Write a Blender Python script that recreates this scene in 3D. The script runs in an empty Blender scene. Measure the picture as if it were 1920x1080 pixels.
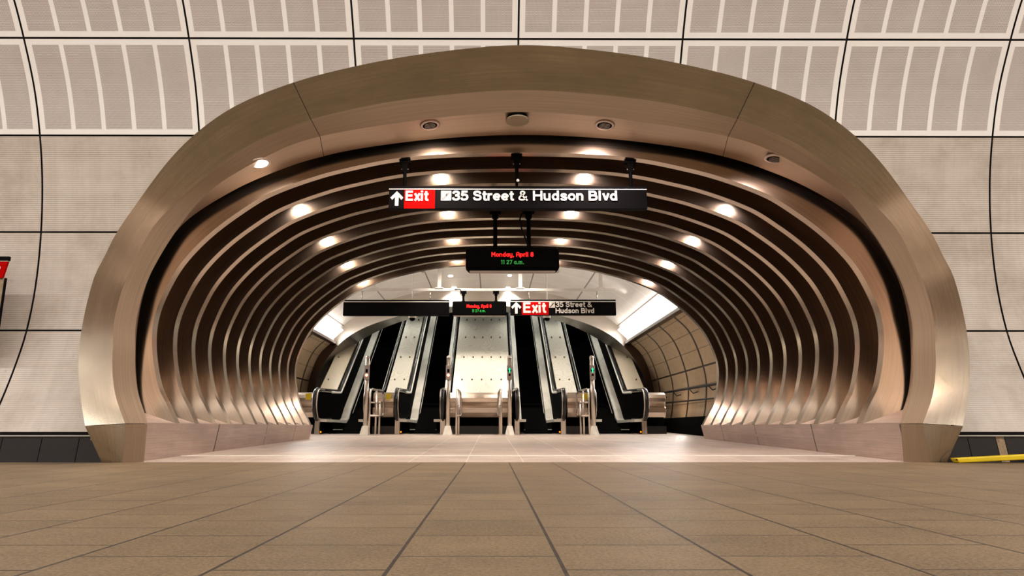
import bpy, math, random
from mathutils import Vector, Matrix
random.seed(7)
C = bpy.context.scene.collection
SC = bpy.context.scene
PI = math.pi

# ------------------------------------------------------------------ camera
F = 1240.0; CX = 925.0; CY = 540.0; H = 0.35
TH = math.atan(262.0 / F); PSI = 0.0036
FWD = Vector((math.sin(PSI) * math.cos(TH), math.cos(PSI) * math.cos(TH), math.sin(TH)))
RGT = Vector((math.cos(PSI), -math.sin(PSI), 0))
UPV = RGT.cross(FWD)
CAM = Vector((0, 0, H))
cd = bpy.data.cameras.new('camera'); cam = bpy.data.objects.new('camera', cd); C.objects.link(cam)
cd.sensor_fit = 'HORIZONTAL'; cd.sensor_width = 36.0; cd.lens = F / 1920 * 36
cd.shift_x = (960 - CX) / 1920.0
cd.clip_start = 0.05; cd.clip_end = 200
cam.matrix_world = Matrix(((RGT.x, UPV.x, -FWD.x, 0), (RGT.y, UPV.y, -FWD.y, 0), (RGT.z, UPV.z, -FWD.z, H), (0, 0, 0, 1)))
SC.camera = cam

def ray(px, py):
    return FWD + RGT * ((px - CX) / F) + UPV * ((CY - py) / F)
def at(px, py, Y):
    """the point seen at pixel (px, py) whose world depth is Y"""
    d = ray(px, py); return CAM + d * (Y / d.y)

# ------------------------------------------------------------------ world, exposure
w = bpy.data.worlds.new('world'); SC.world = w; w.use_nodes = True
w.node_tree.nodes['Background'].inputs[0].default_value = (0.9, 0.75, 0.65, 1)
w.node_tree.nodes['Background'].inputs[1].default_value = 0.02
SC.view_settings.view_transform = 'Standard'; SC.view_settings.look = 'None'
SC.view_settings.gamma = 1.0; SC.view_settings.use_curve_mapping = False
SC.view_settings.exposure = 0.0
SC.cycles.max_bounces = 8; SC.cycles.use_denoising = True
SC.cycles.sample_clamp_indirect = 6.0

def lamp(name, kind, loc, power, col, rot=(0, 0, 0), **kw):
    l = bpy.data.lights.new(name, kind); l.energy = power; l.color = col
    for k, v in kw.items(): setattr(l, k, v)
    o = bpy.data.objects.new(name, l); C.objects.link(o); o.location = loc; o.rotation_euler = rot
    return o
def aim(o, target):
    d = Vector(target) - o.location
    o.rotation_euler = d.to_track_quat('-Z', 'Y').to_euler()
WARM = (1.0, 0.83, 0.70); NEUT = (1.0, 0.945, 0.89); PINK = (1.0, 0.80, 0.74)
# the two rows of linear lamps of the platform vault (their housings are built below)
PLAT = [(3.0, 6.75, 0.30), (-1.4, 6.75, -0.30)]
for (y, z, tilt) in PLAT:
    lamp('platform_lamp_light', 'AREA', (0.3, y, z - 0.09), 1800, NEUT, (tilt, 0, 0), shape='RECTANGLE', size=56.0, size_y=0.16)
# cove strips and shaft lamps
HC = -0.32                                             # centre line of the escalator hall
# ------------------------------------------------------------------ object helpers
WPOS = {}
def wpos(o): return WPOS.get(o.name, Vector((0, 0, 0))) if o else Vector((0, 0, 0))
def tag(o, label=None, cat=None, group=None, kind=None):
    if label: o['label'] = label
    if cat: o['category'] = cat
    if group: o['group'] = group
    if kind: o['kind'] = kind
    return o
def thing(name, label, cat, loc, group=None):
    o = bpy.data.objects.new(name, None); C.objects.link(o); o.location = loc
    o.empty_display_size = 0.1
    WPOS[o.name] = Vector(loc); return tag(o, label, cat, group)
def copy_tree(o, parent=None):
    c = o.copy(); C.objects.link(c); c.parent = parent
    for ch in list(o.children): copy_tree(ch, c)
    return c

class MB:
    def __init__(s): s.v = []; s.f = []; s.uv = []; s.mi = []; s.sm = []
    def face(s, idx, uvs=None, m=0, smooth=False):
        s.f.append(tuple(idx)); s.uv.append(uvs or [(0, 0)] * len(idx)); s.mi.append(m); s.sm.append(smooth)
    def quad(s, a, b, c, d, uvs=None, m=0, smooth=False):
        n = len(s.v); s.v += [Vector(a), Vector(b), Vector(c), Vector(d)]
        s.face((n, n + 1, n + 2, n + 3), uvs or [(0, 0), (1, 0), (1, 1), (0, 1)], m, smooth); return s
    def box(s, x0, x1, y0, y1, z0, z1, m=0):
        n = len(s.v)
        s.v += [Vector(p) for p in ((x0, y0, z0), (x1, y0, z0), (x1, y1, z0), (x0, y1, z0), (x0, y0, z1), (x1, y0, z1), (x1, y1, z1), (x0, y1, z1))]
        for q in ((0, 3, 2, 1), (4, 5, 6, 7), (0, 1, 5, 4), (1, 2, 6, 5), (2, 3, 7, 6), (3, 0, 4, 7)):
            s.face([n + i for i in q], None, m)
        return s
    def prism(s, poly, x0, x1, m=0, axis='x', smooth=False):
        """extrude a closed (Y,Z) polygon along X (or an (X,Z) polygon along Y)"""
        n = len(s.v); k = len(poly)
        for xx in (x0, x1):
            for (a, b) in poly:
                s.v.append(Vector((xx, a, b)) if axis == 'x' else Vector((a, xx, b)))
        L = 0; us = [0]
        for i in range(k):
            a = poly[i]; b = poly[(i + 1) % k]; L += math.hypot(a[0] - b[0], a[1] - b[1]); us.append(L)
        for i in range(k):
            j = (i + 1) % k
            s.face((n + i, n + j, n + k + j, n + k + i), [(x0, us[i]), (x0, us[i + 1]), (x1, us[i + 1]), (x1, us[i])], m, smooth)
        s.face([n + i for i in range(k)][::-1], None, m); s.face([n + k + i for i in range(k)], None, m)
        return s
    def loft(s, rings, closed=False, m=0, smooth=True, uoff=0.0):
        n = len(s.v); k = len(rings[0])
        L = [0]
        for i in range(1, k + (1 if closed else 0)): L.append(L[-1] + (rings[0][i % k] - rings[0][i - 1]).length)
        for r in rings: s.v += [Vector(p) for p in r]
        V = [0]
        mid = k // 2
        for j in range(1, len(rings)): V.append(V[-1] + (rings[j][mid] - rings[j - 1][mid]).length)
        for j in range(len(rings) - 1):
            for i in range(k if closed else k - 1):
                i2 = (i + 1) % k
                s.face((n + j * k + i, n + j * k + i2, n + (j + 1) * k + i2, n + (j + 1) * k + i),
                       [(uoff + L[i], V[j]), (uoff + L[i + 1], V[j]), (uoff + L[i + 1], V[j + 1]), (uoff + L[i], V[j + 1])], m, smooth)
        return s
    def tube(s, path, r, n=12, m=0, caps=True):
        path = [Vector(p) for p in path]
        rings = []; up = None
        for i, p in enumerate(path):
            if i == 0: d = path[1] - p
            elif i == len(path) - 1: d = p - path[i - 1]
            else: d = (path[i + 1] - p).normalized() + (p - path[i - 1]).normalized()
            d.normalize()
            if up is None:
                up = Vector((0, 0, 1)) if abs(d.z) < 0.9 else Vector((1, 0, 0))
            a = d.cross(up).normalized(); b = a.cross(d).normalized(); up = b
            rr = r[i] if isinstance(r, (list, tuple)) else r
            rings.append([p + (a * math.cos(t) + b * math.sin(t)) * rr for t in [2 * PI * q / n for q in range(n)]])
        base = len(s.v); s.loft(rings, True, m)
        if caps:
            s.face([base + q for q in range(n)][::-1], None, m); s.face([base + (len(rings) - 1) * n + q for q in range(n)], None, m)
        return s
    def lathe(s, c, prof, n=24, m=0, axis='z', mat=None):
        """prof: (radius, height) pairs around a vertical axis through c; mat rotates it"""
        c = Vector(c); rings = []
        for (r, h) in prof:
            ring = []
            for q in range(n):
                t = 2 * PI * q / n; p = Vector((r * math.cos(t), r * math.sin(t), h))
                if mat is not None: p = mat @ p
                ring.append(c + p)
            rings.append(ring)
        base = len(s.v); s.loft(rings, True, m)
        s.face([base + q for q in range(n)][::-1], None, m); s.face([base + (len(rings) - 1) * n + q for q in range(n)], None, m)
        return s
    def build(s, name, mat, parent=None, bevel=0, seg=2, solid=0, autosmooth=False):
        lo = Vector((min(p.x for p in s.v), min(p.y for p in s.v), min(p.z for p in s.v)))
        hi = Vector((max(p.x for p in s.v), max(p.y for p in s.v), max(p.z for p in s.v)))
        c = Vector(((lo.x + hi.x) / 2, (lo.y + hi.y) / 2, lo.z))
        me = bpy.data.meshes.new(name); me.from_pydata([p - c for p in s.v], [], s.f)
        ul = me.uv_layers.new(name='UVMap'); k = 0
        for pi, p in enumerate(me.polygons):
            p.material_index = s.mi[pi]; p.use_smooth = s.sm[pi]
            for q in range(p.loop_total):
                ul.data[p.loop_start + q].uv = s.uv[pi][q]
        for mm in (mat if isinstance(mat, (list, tuple)) else [mat]): me.materials.append(mm)
        o = bpy.data.objects.new(name, me); C.objects.link(o)
        o.location = c - wpos(parent); o.parent = parent; WPOS[o.name] = c
        if bevel:
            b = o.modifiers.new('b', 'BEVEL'); b.width = bevel; b.segments = seg; b.limit_method = 'ANGLE'; b.angle_limit = math.radians(40)
        if solid:
            b = o.modifiers.new('s', 'SOLIDIFY'); b.thickness = solid; b.offset = -1
        return o
def struct(o): o['kind'] = 'structure'; return o

# ------------------------------------------------------------------ materials
def nt(name):
    m = bpy.data.materials.new(name); m.use_nodes = True
    return m, m.node_tree.nodes, m.node_tree.links, m.node_tree.nodes['Principled BSDF']
def math_n(N, L, op, a, b=None, c=None):
    n = N.new('ShaderNodeMath'); n.operation = op
    for i, q in enumerate((a, b, c)):
        if q is None: continue
        if isinstance(q, (int, float)): n.inputs[i].default_value = q
        else: L.new(q, n.inputs[i])
    return n.outputs[0]
def mixc(N, L, fac, a, b):
    n = N.new('ShaderNodeMix'); n.data_type = 'RGBA'
    if isinstance(fac, (int, float)): n.inputs[0].default_value = fac
    else: L.new(fac, n.inputs[0])
    for i, q in ((6, a), (7, b)):
        if isinstance(q, tuple): n.inputs[i].default_value = (*q, 1)
        else: L.new(q, n.inputs[i])
    return n.outputs[2]
def noise(N, L, vec, scale, detail=4, rough=0.6):
    n = N.new('ShaderNodeTexNoise'); n.inputs['Scale'].default_value = scale; n.inputs['Detail'].default_value = detail
    n.inputs['Roughness'].default_value = rough
    if vec is not None: L.new(vec, n.inputs['Vector'])
    return n.outputs['Fac']
def ramp(N, L, fac, stops):
    n = N.new('ShaderNodeValToRGB'); L.new(fac, n.inputs[0]); e = n.color_ramp.elements
    while len(e) < len(stops): e.new(0.5)
    for q, (p, c) in zip(e, stops): q.position = p; q.color = (*c, 1) if isinstance(c, tuple) else (c, c, c, 1)
    return n.outputs[0]
def mapping(N, L, vec, scale):
    n = N.new('ShaderNodeMapping'); L.new(vec, n.inputs[0]); n.inputs['Scale'].default_value = scale; return n.outputs[0]
def coords(N, which='Object'):
    return N.new('ShaderNodeTexCoord').outputs[which]
def plain(name, col, rough=0.5, metal=0.0, spec=0.5, var=0.12, vscale=3.0):
    m, N, L, B = nt(name)
    f = noise(N, L, coords(N), vscale, 5)
    a = tuple(c * (1 - var) for c in col); b = tuple(min(1, c * (1 + var)) for c in col)
    L.new(ramp(N, L, f, [(0.3, a), (0.7, b)]), B.inputs['Base Color'])
    B.inputs['Roughness'].default_value = rough; B.inputs['Metallic'].default_value = metal
    B.inputs['Specular IOR Level'].default_value = spec
    return m
def emit(name, col, strength):
    m, N, L, B = nt(name)
    B.inputs['Base Color'].default_value = (*col, 1)
    B.inputs['Emission Color'].default_value = (*col, 1); B.inputs['Emission Strength'].default_value = strength
    return m
def brushed(name, col, rough=0.3, uv=True, aniso=0.75, streak=(0.5, 90.0, 1), var=0.22, blotch=True):
    """brushed stainless steel, the grain running along U (or X)"""
    m, N, L, B = nt(name)
    v = coords(N, 'UV' if uv else 'Object')
    s = noise(N, L, mapping(N, L, v, streak), 1.0, 3, 0.7)
    a = tuple(c * (1 - var) for c in col); b = tuple(min(1, c * (1 + var)) for c in col)
    c1 = ramp(N, L, s, [(0.3, a), (0.7, b)])
    if blotch:
        g = noise(N, L, mapping(N, L, v, (0.8, 2.2, 1)), 1.0, 5, 0.65)
        c1 = mixc(N, L, ramp(N, L, g, [(0.35, 0.0), (0.75, 1.0)]), c1, tuple(c * 0.68 for c in col))
    L.new(c1, B.inputs['Base Color'])
    r = math_n(N, L, 'MULTIPLY_ADD', s, 0.08, rough - 0.04); L.new(r, B.inputs['Roughness'])
    B.inputs['Metallic'].default_value = 1.0
    if uv and aniso:
        B.inputs['Anisotropic'].default_value = aniso
        t = N.new('ShaderNodeTangent'); t.direction_type = 'UV_MAP'; t.uv_map = 'UVMap'
        L.new(t.outputs[0], B.inputs['Tangent'])
    return m

M = {}
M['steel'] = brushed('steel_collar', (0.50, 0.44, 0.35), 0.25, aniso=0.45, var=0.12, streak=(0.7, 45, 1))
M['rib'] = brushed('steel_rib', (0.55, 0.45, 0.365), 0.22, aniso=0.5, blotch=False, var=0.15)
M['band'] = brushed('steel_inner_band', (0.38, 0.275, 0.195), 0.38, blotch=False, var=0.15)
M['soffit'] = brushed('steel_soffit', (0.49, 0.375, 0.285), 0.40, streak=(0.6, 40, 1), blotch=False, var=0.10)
M['sill'] = brushed('steel_sill', (0.66, 0.55, 0.50), 0.42, streak=(1.0, 60, 1))
M['steel_o'] = brushed('steel_plain', (0.62, 0.55, 0.48), 0.28, uv=False, streak=(40, 40, 1.0), blotch=False, var=0.07)
M['housing'] = brushed('steel_housing', (0.66, 0.56, 0.47), 0.25, uv=False, streak=(1.2, 40, 40), blotch=False, var=0.05)
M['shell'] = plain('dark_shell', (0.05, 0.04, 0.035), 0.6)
M['black'] = plain('black_paint', (0.010, 0.009, 0.009), 0.35)
M['matteblack'] = plain('matte_black', (0.002, 0.002, 0.002), 0.9, spec=0.02)
M['signblack'] = plain('sign_black', (0.003, 0.0025, 0.003), 0.6, spec=0.03)
M['white'] = plain('sign_white', (0.68, 0.645, 0.60), 0.4, var=0.03)
M['red'] = plain('sign_red', (0.42, 0.003, 0.003), 0.8, var=0.04, spec=0.0)
M['yellow'] = plain('yellow_rubber', (0.80, 0.58, 0.01), 0.5)
M['ceil'] = plain('white_ceiling', (0.68, 0.64, 0.58), 0.35)
M['vault'] = plain('dark_vault', (0.10, 0.08, 0.06), 0.6)
M['greybox'] = plain('grey_housing', (0.32, 0.27, 0.24), 0.5)
M['joint'] = plain('joint_dark', (0.008, 0.006, 0.006), 0.7)
M['whitepaint'] = plain('white_paint', (0.75, 0.72, 0.68), 0.3)
M['cord'] = plain('black_cord', (0.004, 0.004, 0.004), 0.7, spec=0.1)
M['handrail'] = plain('black_handrail', (0.006, 0.006, 0.006), 0.25)
M['rubsteel'] = plain('escalator_skirt_metal', (0.80, 0.78, 0.70), 0.45, metal=0.0)
M['lampglass'] = emit('lamp_glass', (1.0, 0.90, 0.80), 30.0)
M['hall_lamp'] = emit('hall_lamp', (1.0, 0.93, 0.85), 14.0)
M['cove'] = emit('cove_strip', (1.0, 0.96, 0.92), 9.0)
M['tubelamp'] = emit('tube_lamp', (1.0, 0.92, 0.85), 6.0)
M['led_red'] = emit('led_red', (1.0, 0.0, 0.0), 1.5)
M['led_green'] = emit('led_green', (0.0, 0.25, 0.02), 0.45)
M['sig_green'] = emit('signal_green', (0.02, 1.0, 0.30), 2.2)
M['sig_red'] = emit('signal_red', (1.0, 0.25, 0.18), 4.0)
M['amber'] = emit('amber_lamp', (1.0, 0.22, 0.0), 2.0)

# granite platform tiles: running bond of 0.444 x 0.36 m
def tile_mat(name, base, joint, w_, l_, x0, y0, jw, rough, bond=0.5, spec=0.5, jmix=1.0):
    m, N, L, B = nt(name)
    sx = N.new('ShaderNodeSeparateXYZ'); g = N.new('ShaderNodeNewGeometry'); L.new(g.outputs['Position'], sx.inputs[0])
    u = math_n(N, L, 'DIVIDE', math_n(N, L, 'SUBTRACT', sx.outputs[0], x0), w_)
    col = math_n(N, L, 'FLOOR', u); fu = math_n(N, L, 'FRACT', u)
    par = math_n(N, L, 'MULTIPLY', math_n(N, L, 'FLOORED_MODULO', col, 2.0), bond)
    v = math_n(N, L, 'ADD', math_n(N, L, 'DIVIDE', math_n(N, L, 'SUBTRACT', sx.outputs[1], y0), l_), par)
    row = math_n(N, L, 'FLOOR', v); fv = math_n(N, L, 'FRACT', v)
    def edge(f, width, size):
        d = math_n(N, L, 'MULTIPLY', math_n(N, L, 'MINIMUM', f, math_n(N, L, 'SUBTRACT', 1.0, f)), size)
        return math_n(N, L, 'LESS_THAN', d, width)
    e = math_n(N, L, 'MAXIMUM', edge(fu, jw * 1.3, w_), edge(fv, jw * 1.0, l_))
    cv = N.new('ShaderNodeCombineXYZ'); L.new(col, cv.inputs[0]); L.new(row, cv.inputs[1])
    wn = N.new('ShaderNodeTexWhiteNoise'); wn.noise_dimensions = '2D'; L.new(cv.outputs[0], wn.inputs[0])
    fine = noise(N, L, g.outputs['Position'], 85.0, 3, 0.85)
    big = noise(N, L, g.outputs['Position'], 2.2, 6, 0.65)
    mid = noise(N, L, g.outputs['Position'], 18.0, 4, 0.7)
    a = math_n(N, L, 'MULTIPLY_ADD', wn.outputs[0], 0.13, 0.72)
    a = math_n(N, L, 'ADD', a, math_n(N, L, 'MULTIPLY_ADD', fine, 2.2, -0.825))
    a = math_n(N, L, 'ADD', a, math_n(N, L, 'MULTIPLY', big, 0.75)); a = math_n(N, L, 'SUBTRACT', a, 0.635)
    a = math_n(N, L, 'ADD', a, math_n(N, L, 'MULTIPLY_ADD', mid, 0.3, -0.15))
    sc_ = N.new('ShaderNodeVectorMath'); sc_.operation = 'SCALE'; sc_.inputs[0].default_value = base; L.new(a, sc_.inputs['Scale'])
    L.new(mixc(N, L, math_n(N, L, 'MULTIPLY', e, jmix), sc_.outputs[0], joint), B.inputs['Base Color'])
    L.new(math_n(N, L, 'MULTIPLY_ADD', mid, 0.25, rough - 0.12), B.inputs['Roughness'])
    B.inputs['Specular IOR Level'].default_value = spec
    bp = N.new('ShaderNodeBump'); bp.inputs['Strength'].default_value = 0.35; bp.inputs['Distance'].default_value = 0.004
    L.new(math_n(N, L, 'SUBTRACT', fine, math_n(N, L, 'MULTIPLY', e, 1.2)), bp.inputs['Height']); L.new(bp.outputs[0], B.inputs['Normal'])
    return m
M['floor'] = tile_mat('granite_platform', (0.190, 0.131, 0.070), (0.03, 0.019, 0.012), 0.444, 0.362, -0.259, 1.955, 0.0042, 0.55)
M['floor2'] = tile_mat('granite_passage', (0.56, 0.46, 0.385), (0.9, 0.8, 0.7), 0.60, 0.9, -0.259, 8.10, 0.004, 0.40, jmix=0.55)

def perforated():
    m, N, L, B = nt('perforated_panel')
    uv = coords(N, 'UV'); s = N.new('ShaderNodeSeparateXYZ'); L.new(uv, s.inputs[0])
    P = 0.0135
    u = math_n(N, L, 'DIVIDE', s.outputs[0], P); v = math_n(N, L, 'DIVIDE', s.outputs[1], P * 0.866)
    par = math_n(N, L, 'MULTIPLY', math_n(N, L, 'FLOORED_MODULO', math_n(N, L, 'FLOOR', v), 2.0), 0.5)
    fu = math_n(N, L, 'SUBTRACT', math_n(N, L, 'FRACT', math_n(N, L, 'ADD', u, par)), 0.5)
    fv = math_n(N, L, 'SUBTRACT', math_n(N, L, 'FRACT', v), 0.5)
    d = math_n(N, L, 'SQRT', math_n(N, L, 'ADD', math_n(N, L, 'MULTIPLY', fu, fu), math_n(N, L, 'MULTIPLY', fv, fv)))
    hole = math_n(N, L, 'LESS_THAN', d, 0.33)
    st = noise(N, L, mapping(N, L, uv, (1.2, 1.0, 1)), 2.0, 6, 0.7)
    a = ramp(N, L, st, [(0.3, (0.67, 0.61, 0.58)), (0.7, (0.77, 0.71, 0.68))])
    b = (0.22, 0.175, 0.16)
    L.new(mixc(N, L, hole, a, b), B.inputs['Base Color']); B.inputs['Roughness'].default_value = 0.45
    return m
def ribbed():
    m, N, L, B = nt('ribbed_panel')
    uv = coords(N, 'UV'); s = N.new('ShaderNodeSeparateXYZ'); L.new(uv, s.inputs[0])
    w_ = math_n(N, L, 'SINE', math_n(N, L, 'MULTIPLY', s.outputs[1], 2 * PI / 0.024))
    st = noise(N, L, uv, 1.3, 6, 0.7); sp = noise(N, L, mapping(N, L, uv, (2, 1, 1)), 7.0, 3, 0.6)
    vs = noise(N, L, mapping(N, L, uv, (12, 0.8, 1)), 1.0, 4, 0.6)
    a = ramp(N, L, st, [(0.3, (0.43, 0.365, 0.305)), (0.5, (0.58, 0.515, 0.455)), (0.7, (0.66, 0.60, 0.54))])
    a = mixc(N, L, math_n(N, L, 'MULTIPLY', ramp(N, L, vs, [(0.45, 0.0), (0.75, 1.0)]), 0.25), a, (0.36, 0.29, 0.24))
    a = mixc(N, L, math_n(N, L, 'MULTIPLY', ramp(N, L, sp, [(0.66, 0.0), (0.80, 1.0)]), 0.45), a, (0.30, 0.22, 0.17))
    a = mixc(N, L, math_n(N, L, 'MULTIPLY_ADD', w_, 0.07, 0.07), a, (0.30, 0.235, 0.19))
    L.new(a, B.inputs['Base Color']); B.inputs['Roughness'].default_value = 0.5
    bp = N.new('ShaderNodeBump'); bp.inputs['Strength'].default_value = 0.25; bp.inputs['Distance'].default_value = 0.003
    L.new(w_, bp.inputs['Height']); L.new(bp.outputs[0], B.inputs['Normal'])
    return m
M['perf'] = perforated(); M['ribbed'] = ribbed()
M['cream'] = plain('cream_frame', (0.96, 0.94, 0.91), 0.4, var=0.02)
M['basetile'] = plain('black_base_tile', (0.016, 0.015, 0.018), 0.3)
M['tan'] = plain('tan_grout', (0.30, 0.22, 0.14), 0.8, var=0.4, vscale=40)

def hall_tile():
    m, N, L, B = nt('hall_wall_tile')
    uv = coords(N, 'UV'); s = N.new('ShaderNodeSeparateXYZ'); L.new(uv, s.inputs[0])   # x = along Y, y = along arc
    def edge(x, size, wd):
        f = math_n(N, L, 'FRACT', math_n(N, L, 'DIVIDE', x, size))
        return math_n(N, L, 'LESS_THAN', math_n(N, L, 'MULTIPLY', math_n(N, L, 'MINIMUM', f, math_n(N, L, 'SUBTRACT', 1.0, f)), size), wd)
    big = edge(math_n(N, L, 'ADD', s.outputs[0], 0.72), 1.46, 0.06)
    row = edge(s.outputs[1], 0.42, 0.011)
    row2 = edge(s.outputs[1], 1.68, 0.022)
    sub = edge(s.outputs[0], 0.04, 0.004)
    a = ramp(N, L, noise(N, L, uv, 6, 5), [(0.3, (0.42, 0.31, 0.19)), (0.7, (0.52, 0.39, 0.25))])
    a = mixc(N, L, math_n(N, L, 'MULTIPLY', sub, 0.15), a, (0.25, 0.18, 0.12))
    a = mixc(N, L, math_n(N, L, 'MULTIPLY', row, 0.7), a, (0.12, 0.08, 0.05))
    a = mixc(N, L, math_n(N, L, 'MAXIMUM', big, row2), a, (0.03, 0.018, 0.012))
    L.new(a, B.inputs['Base Color']); B.inputs['Roughness'].default_value = 0.45
    return m
M['halltile'] = hall_tile()
def hall_ceil():
    m, N, L, B = nt('hall_ceiling_panels')
    uv = coords(N, 'UV'); s = N.new('ShaderNodeSeparateXYZ'); L.new(uv, s.inputs[0])
    def edge(x, size, wd):
        f = math_n(N, L, 'FRACT', math_n(N, L, 'DIVIDE', x, size))
        return math_n(N, L, 'LESS_THAN', math_n(N, L, 'MULTIPLY', math_n(N, L, 'MINIMUM', f, math_n(N, L, 'SUBTRACT', 1.0, f)), size), wd)
    e1 = edge(s.outputs[1], 1.55, 0.018); e2 = edge(s.outputs[0], 1.46, 0.03)
    a = ramp(N, L, noise(N, L, uv, 2, 5), [(0.3, (0.60, 0.56, 0.51)), (0.7, (0.68, 0.64, 0.59))])
    a = mixc(N, L, math_n(N, L, 'MULTIPLY', e2, 0.6), a, (0.80, 0.78, 0.74))
    a = mixc(N, L, e1, a, (0.12, 0.09, 0.07))
    L.new(a, B.inputs['Base Color']); B.inputs['Roughness'].default_value = 0.3
    return m
M['hallceil'] = hall_ceil()
def deck_mat(name, c1, c2):
    m, N, L, B = nt(name)
    o = coords(N, 'UV')
    n1 = N.new('ShaderNodeTexNoise'); n1.inputs['Scale'].default_value = 0.9; n1.inputs['Detail'].default_value = 1; L.new(o, n1.inputs['Vector'])
    w1 = math_n(N, L, 'FRACT', math_n(N, L, 'MULTIPLY', n1.outputs['Fac'], 26.0))
    L.new(mixc(N, L, ramp(N, L, w1, [(0.0, 0.0), (0.5, 0.25), (0.95, 0.8), (1.0, 0.0)]), c1, c2), B.inputs['Base Color'])
    B.inputs['Roughness'].default_value = 0.35
    return m
M['deck'] = deck_mat('deck_white', (0.64, 0.62, 0.53), (0.47, 0.45, 0.38))
M['decktan'] = deck_mat('deck_tan', (0.50, 0.43, 0.31), (0.46, 0.39, 0.28))
M['stud'] = plain('stud_brown', (0.12, 0.09, 0.06), 0.4, metal=0.5)
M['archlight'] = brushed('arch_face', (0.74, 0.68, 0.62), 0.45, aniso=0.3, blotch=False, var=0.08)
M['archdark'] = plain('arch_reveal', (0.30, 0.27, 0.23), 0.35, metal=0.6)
M['brown'] = plain('brown_metal', (0.10, 0.065, 0.045), 0.4, metal=0.6)  # cove ledges, and the brown reflection painted on the arch legs

# ------------------------------------------------------------------ curves in the picture -> space
def interp(tab, x):
    if x <= tab[0][0]: return tab[0][1]
    for (a, b), (c, d) in zip(tab, tab[1:]):
        if x <= c: return b + (d - b) * (x - a) / (c - a)
    return tab[-1][1]
def catmull(p, sub=12):
    out = []
    for i in range(len(p) - 1):
        p0 = p[max(i - 1, 0)]; p1 = p[i]; p2 = p[i + 1]; p3 = p[min(i + 2, len(p) - 1)]
        # centripetal-ish: plain Catmull-Rom with chord-scaled tangents
        d = (p2 - p1).length
        t1 = (p2 - p0) * (d / max(1e-6, (p2 - p1).length + (p1 - p0).length)) if i > 0 else (p2 - p1)
        t2 = (p3 - p1) * (d / max(1e-6, (p3 - p2).length + (p2 - p1).length)) if i < len(p) - 2 else (p2 - p1)
        for k in range(sub):
            t = k / sub; h1 = 2*t**3-3*t*t+1; h2 = -2*t**3+3*t*t; h3 = t**3-2*t*t+t; h4 = t**3-t*t
            out.append(p1 * h1 + p2 * h2 + t1 * h3 + t2 * h4)
    out.append(p[-1]); return out
def resample(p, n):
    L = [0]
    for a, b in zip(p, p[1:]): L.append(L[-1] + (b - a).length)
    out = []; j = 0
    for k in range(n):
        s = L[-1] * k / (n - 1)
        while j < len(L) - 2 and L[j + 1] < s: j += 1
        t = (s - L[j]) / max(1e-9, L[j + 1] - L[j]); out.append(p[j].lerp(p[j + 1], min(1, t)))
    return out
def smooth_pts(p, it=2):
    for _ in range(it):
        p = [p[0]] + [(p[i - 1] + p[i] * 2 + p[i + 1]) / 4 for i in range(1, len(p) - 1)] + [p[-1]]
    return p

# wall section of the platform vault: (Z, Y), traced from the panel seams
WALL = [(0.0, 7.05), (0.279, 7.12), (0.587, 7.257), (1.0, 7.40), (1.437, 7.507), (2.0, 7.545), (2.611, 7.504), (3.2, 7.40), (3.71, 7.25),
        (4.2, 7.05), (4.675, 6.77), (5.02, 6.53), (5.5, 6.12), (5.95, 5.60)]
WV = catmull([Vector((y, z, 0)) for z, y in WALL], 10)
WTAB = sorted([(p.y, p.x) for p in WV])
def wall_y(z): return interp(WTAB, z)

NR = 161
def half_ring(tab, xc, yfun, n=NR):
    """tab: (py, half width) from the foot up to the crown; mirrored about xc in the picture"""
    pts = []
    left = [(xc - h, y) for (y, h) in tab]; right = [(xc + h, y) for (y, h) in tab[::-1]]
    seq = left + right[(1 if tab[-1][1] == 0 else 0):]
    for (x, y) in seq: pts.append(yfun(x, y))
    return resample(catmull(pts, 10), n)
A_T = [(798, 823), (751, 831), (689, 836), (609, 828), (520, 806), (480, 786), (440, 766), (391, 733), (302, 667), (244, 608), (196, 536), (156, 436), (130, 342), (105, 215), (89, 85), (84.5, 0)]
B_T = [(794, 748), (742, 766), (690, 772), (653, 771), (604, 769), (547, 755), (511, 740), (431, 699), (382, 655), (333, 599), (289, 542), (262, 496), (228, 413), (209, 341), (190, 245), (174, 105), (169, 0)]
C_T = [(794, 706), (729, 727), (653, 729), (609, 728), (551, 715), (507, 697), (440, 657), (370, 602), (327, 545), (277, 449), (258, 392), (240, 300), (221, 165), (212, 60), (210, 0)]
D_T = [(794, 703), (729, 723), (640, 726), (560, 714), (500, 692), (422, 640), (356, 541), (311, 435), (289, 358), (276, 290), (263, 190), (255, 80), (253, 0)]
XC0 = 982.5
Y0 = 7.055
def yA(x, y):
    Y = Y0
    for _ in range(8):
        p = at(x, y, Y); Y = 0.5 * Y + 0.5 * min(6.72, wall_y(p.z) - 0.13)
    return at(x, y, Y)
RA = half_ring(A_T, XC0, yA)
RB = half_ring(B_T, XC0, lambda x, y: at(x, y, 7.01))
RC = half_ring(C_T, XC0, lambda x, y: at(x, y, 7.09))
RD = half_ring(D_T, 981, lambda x, y: at(x, y, 7.62))

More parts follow.
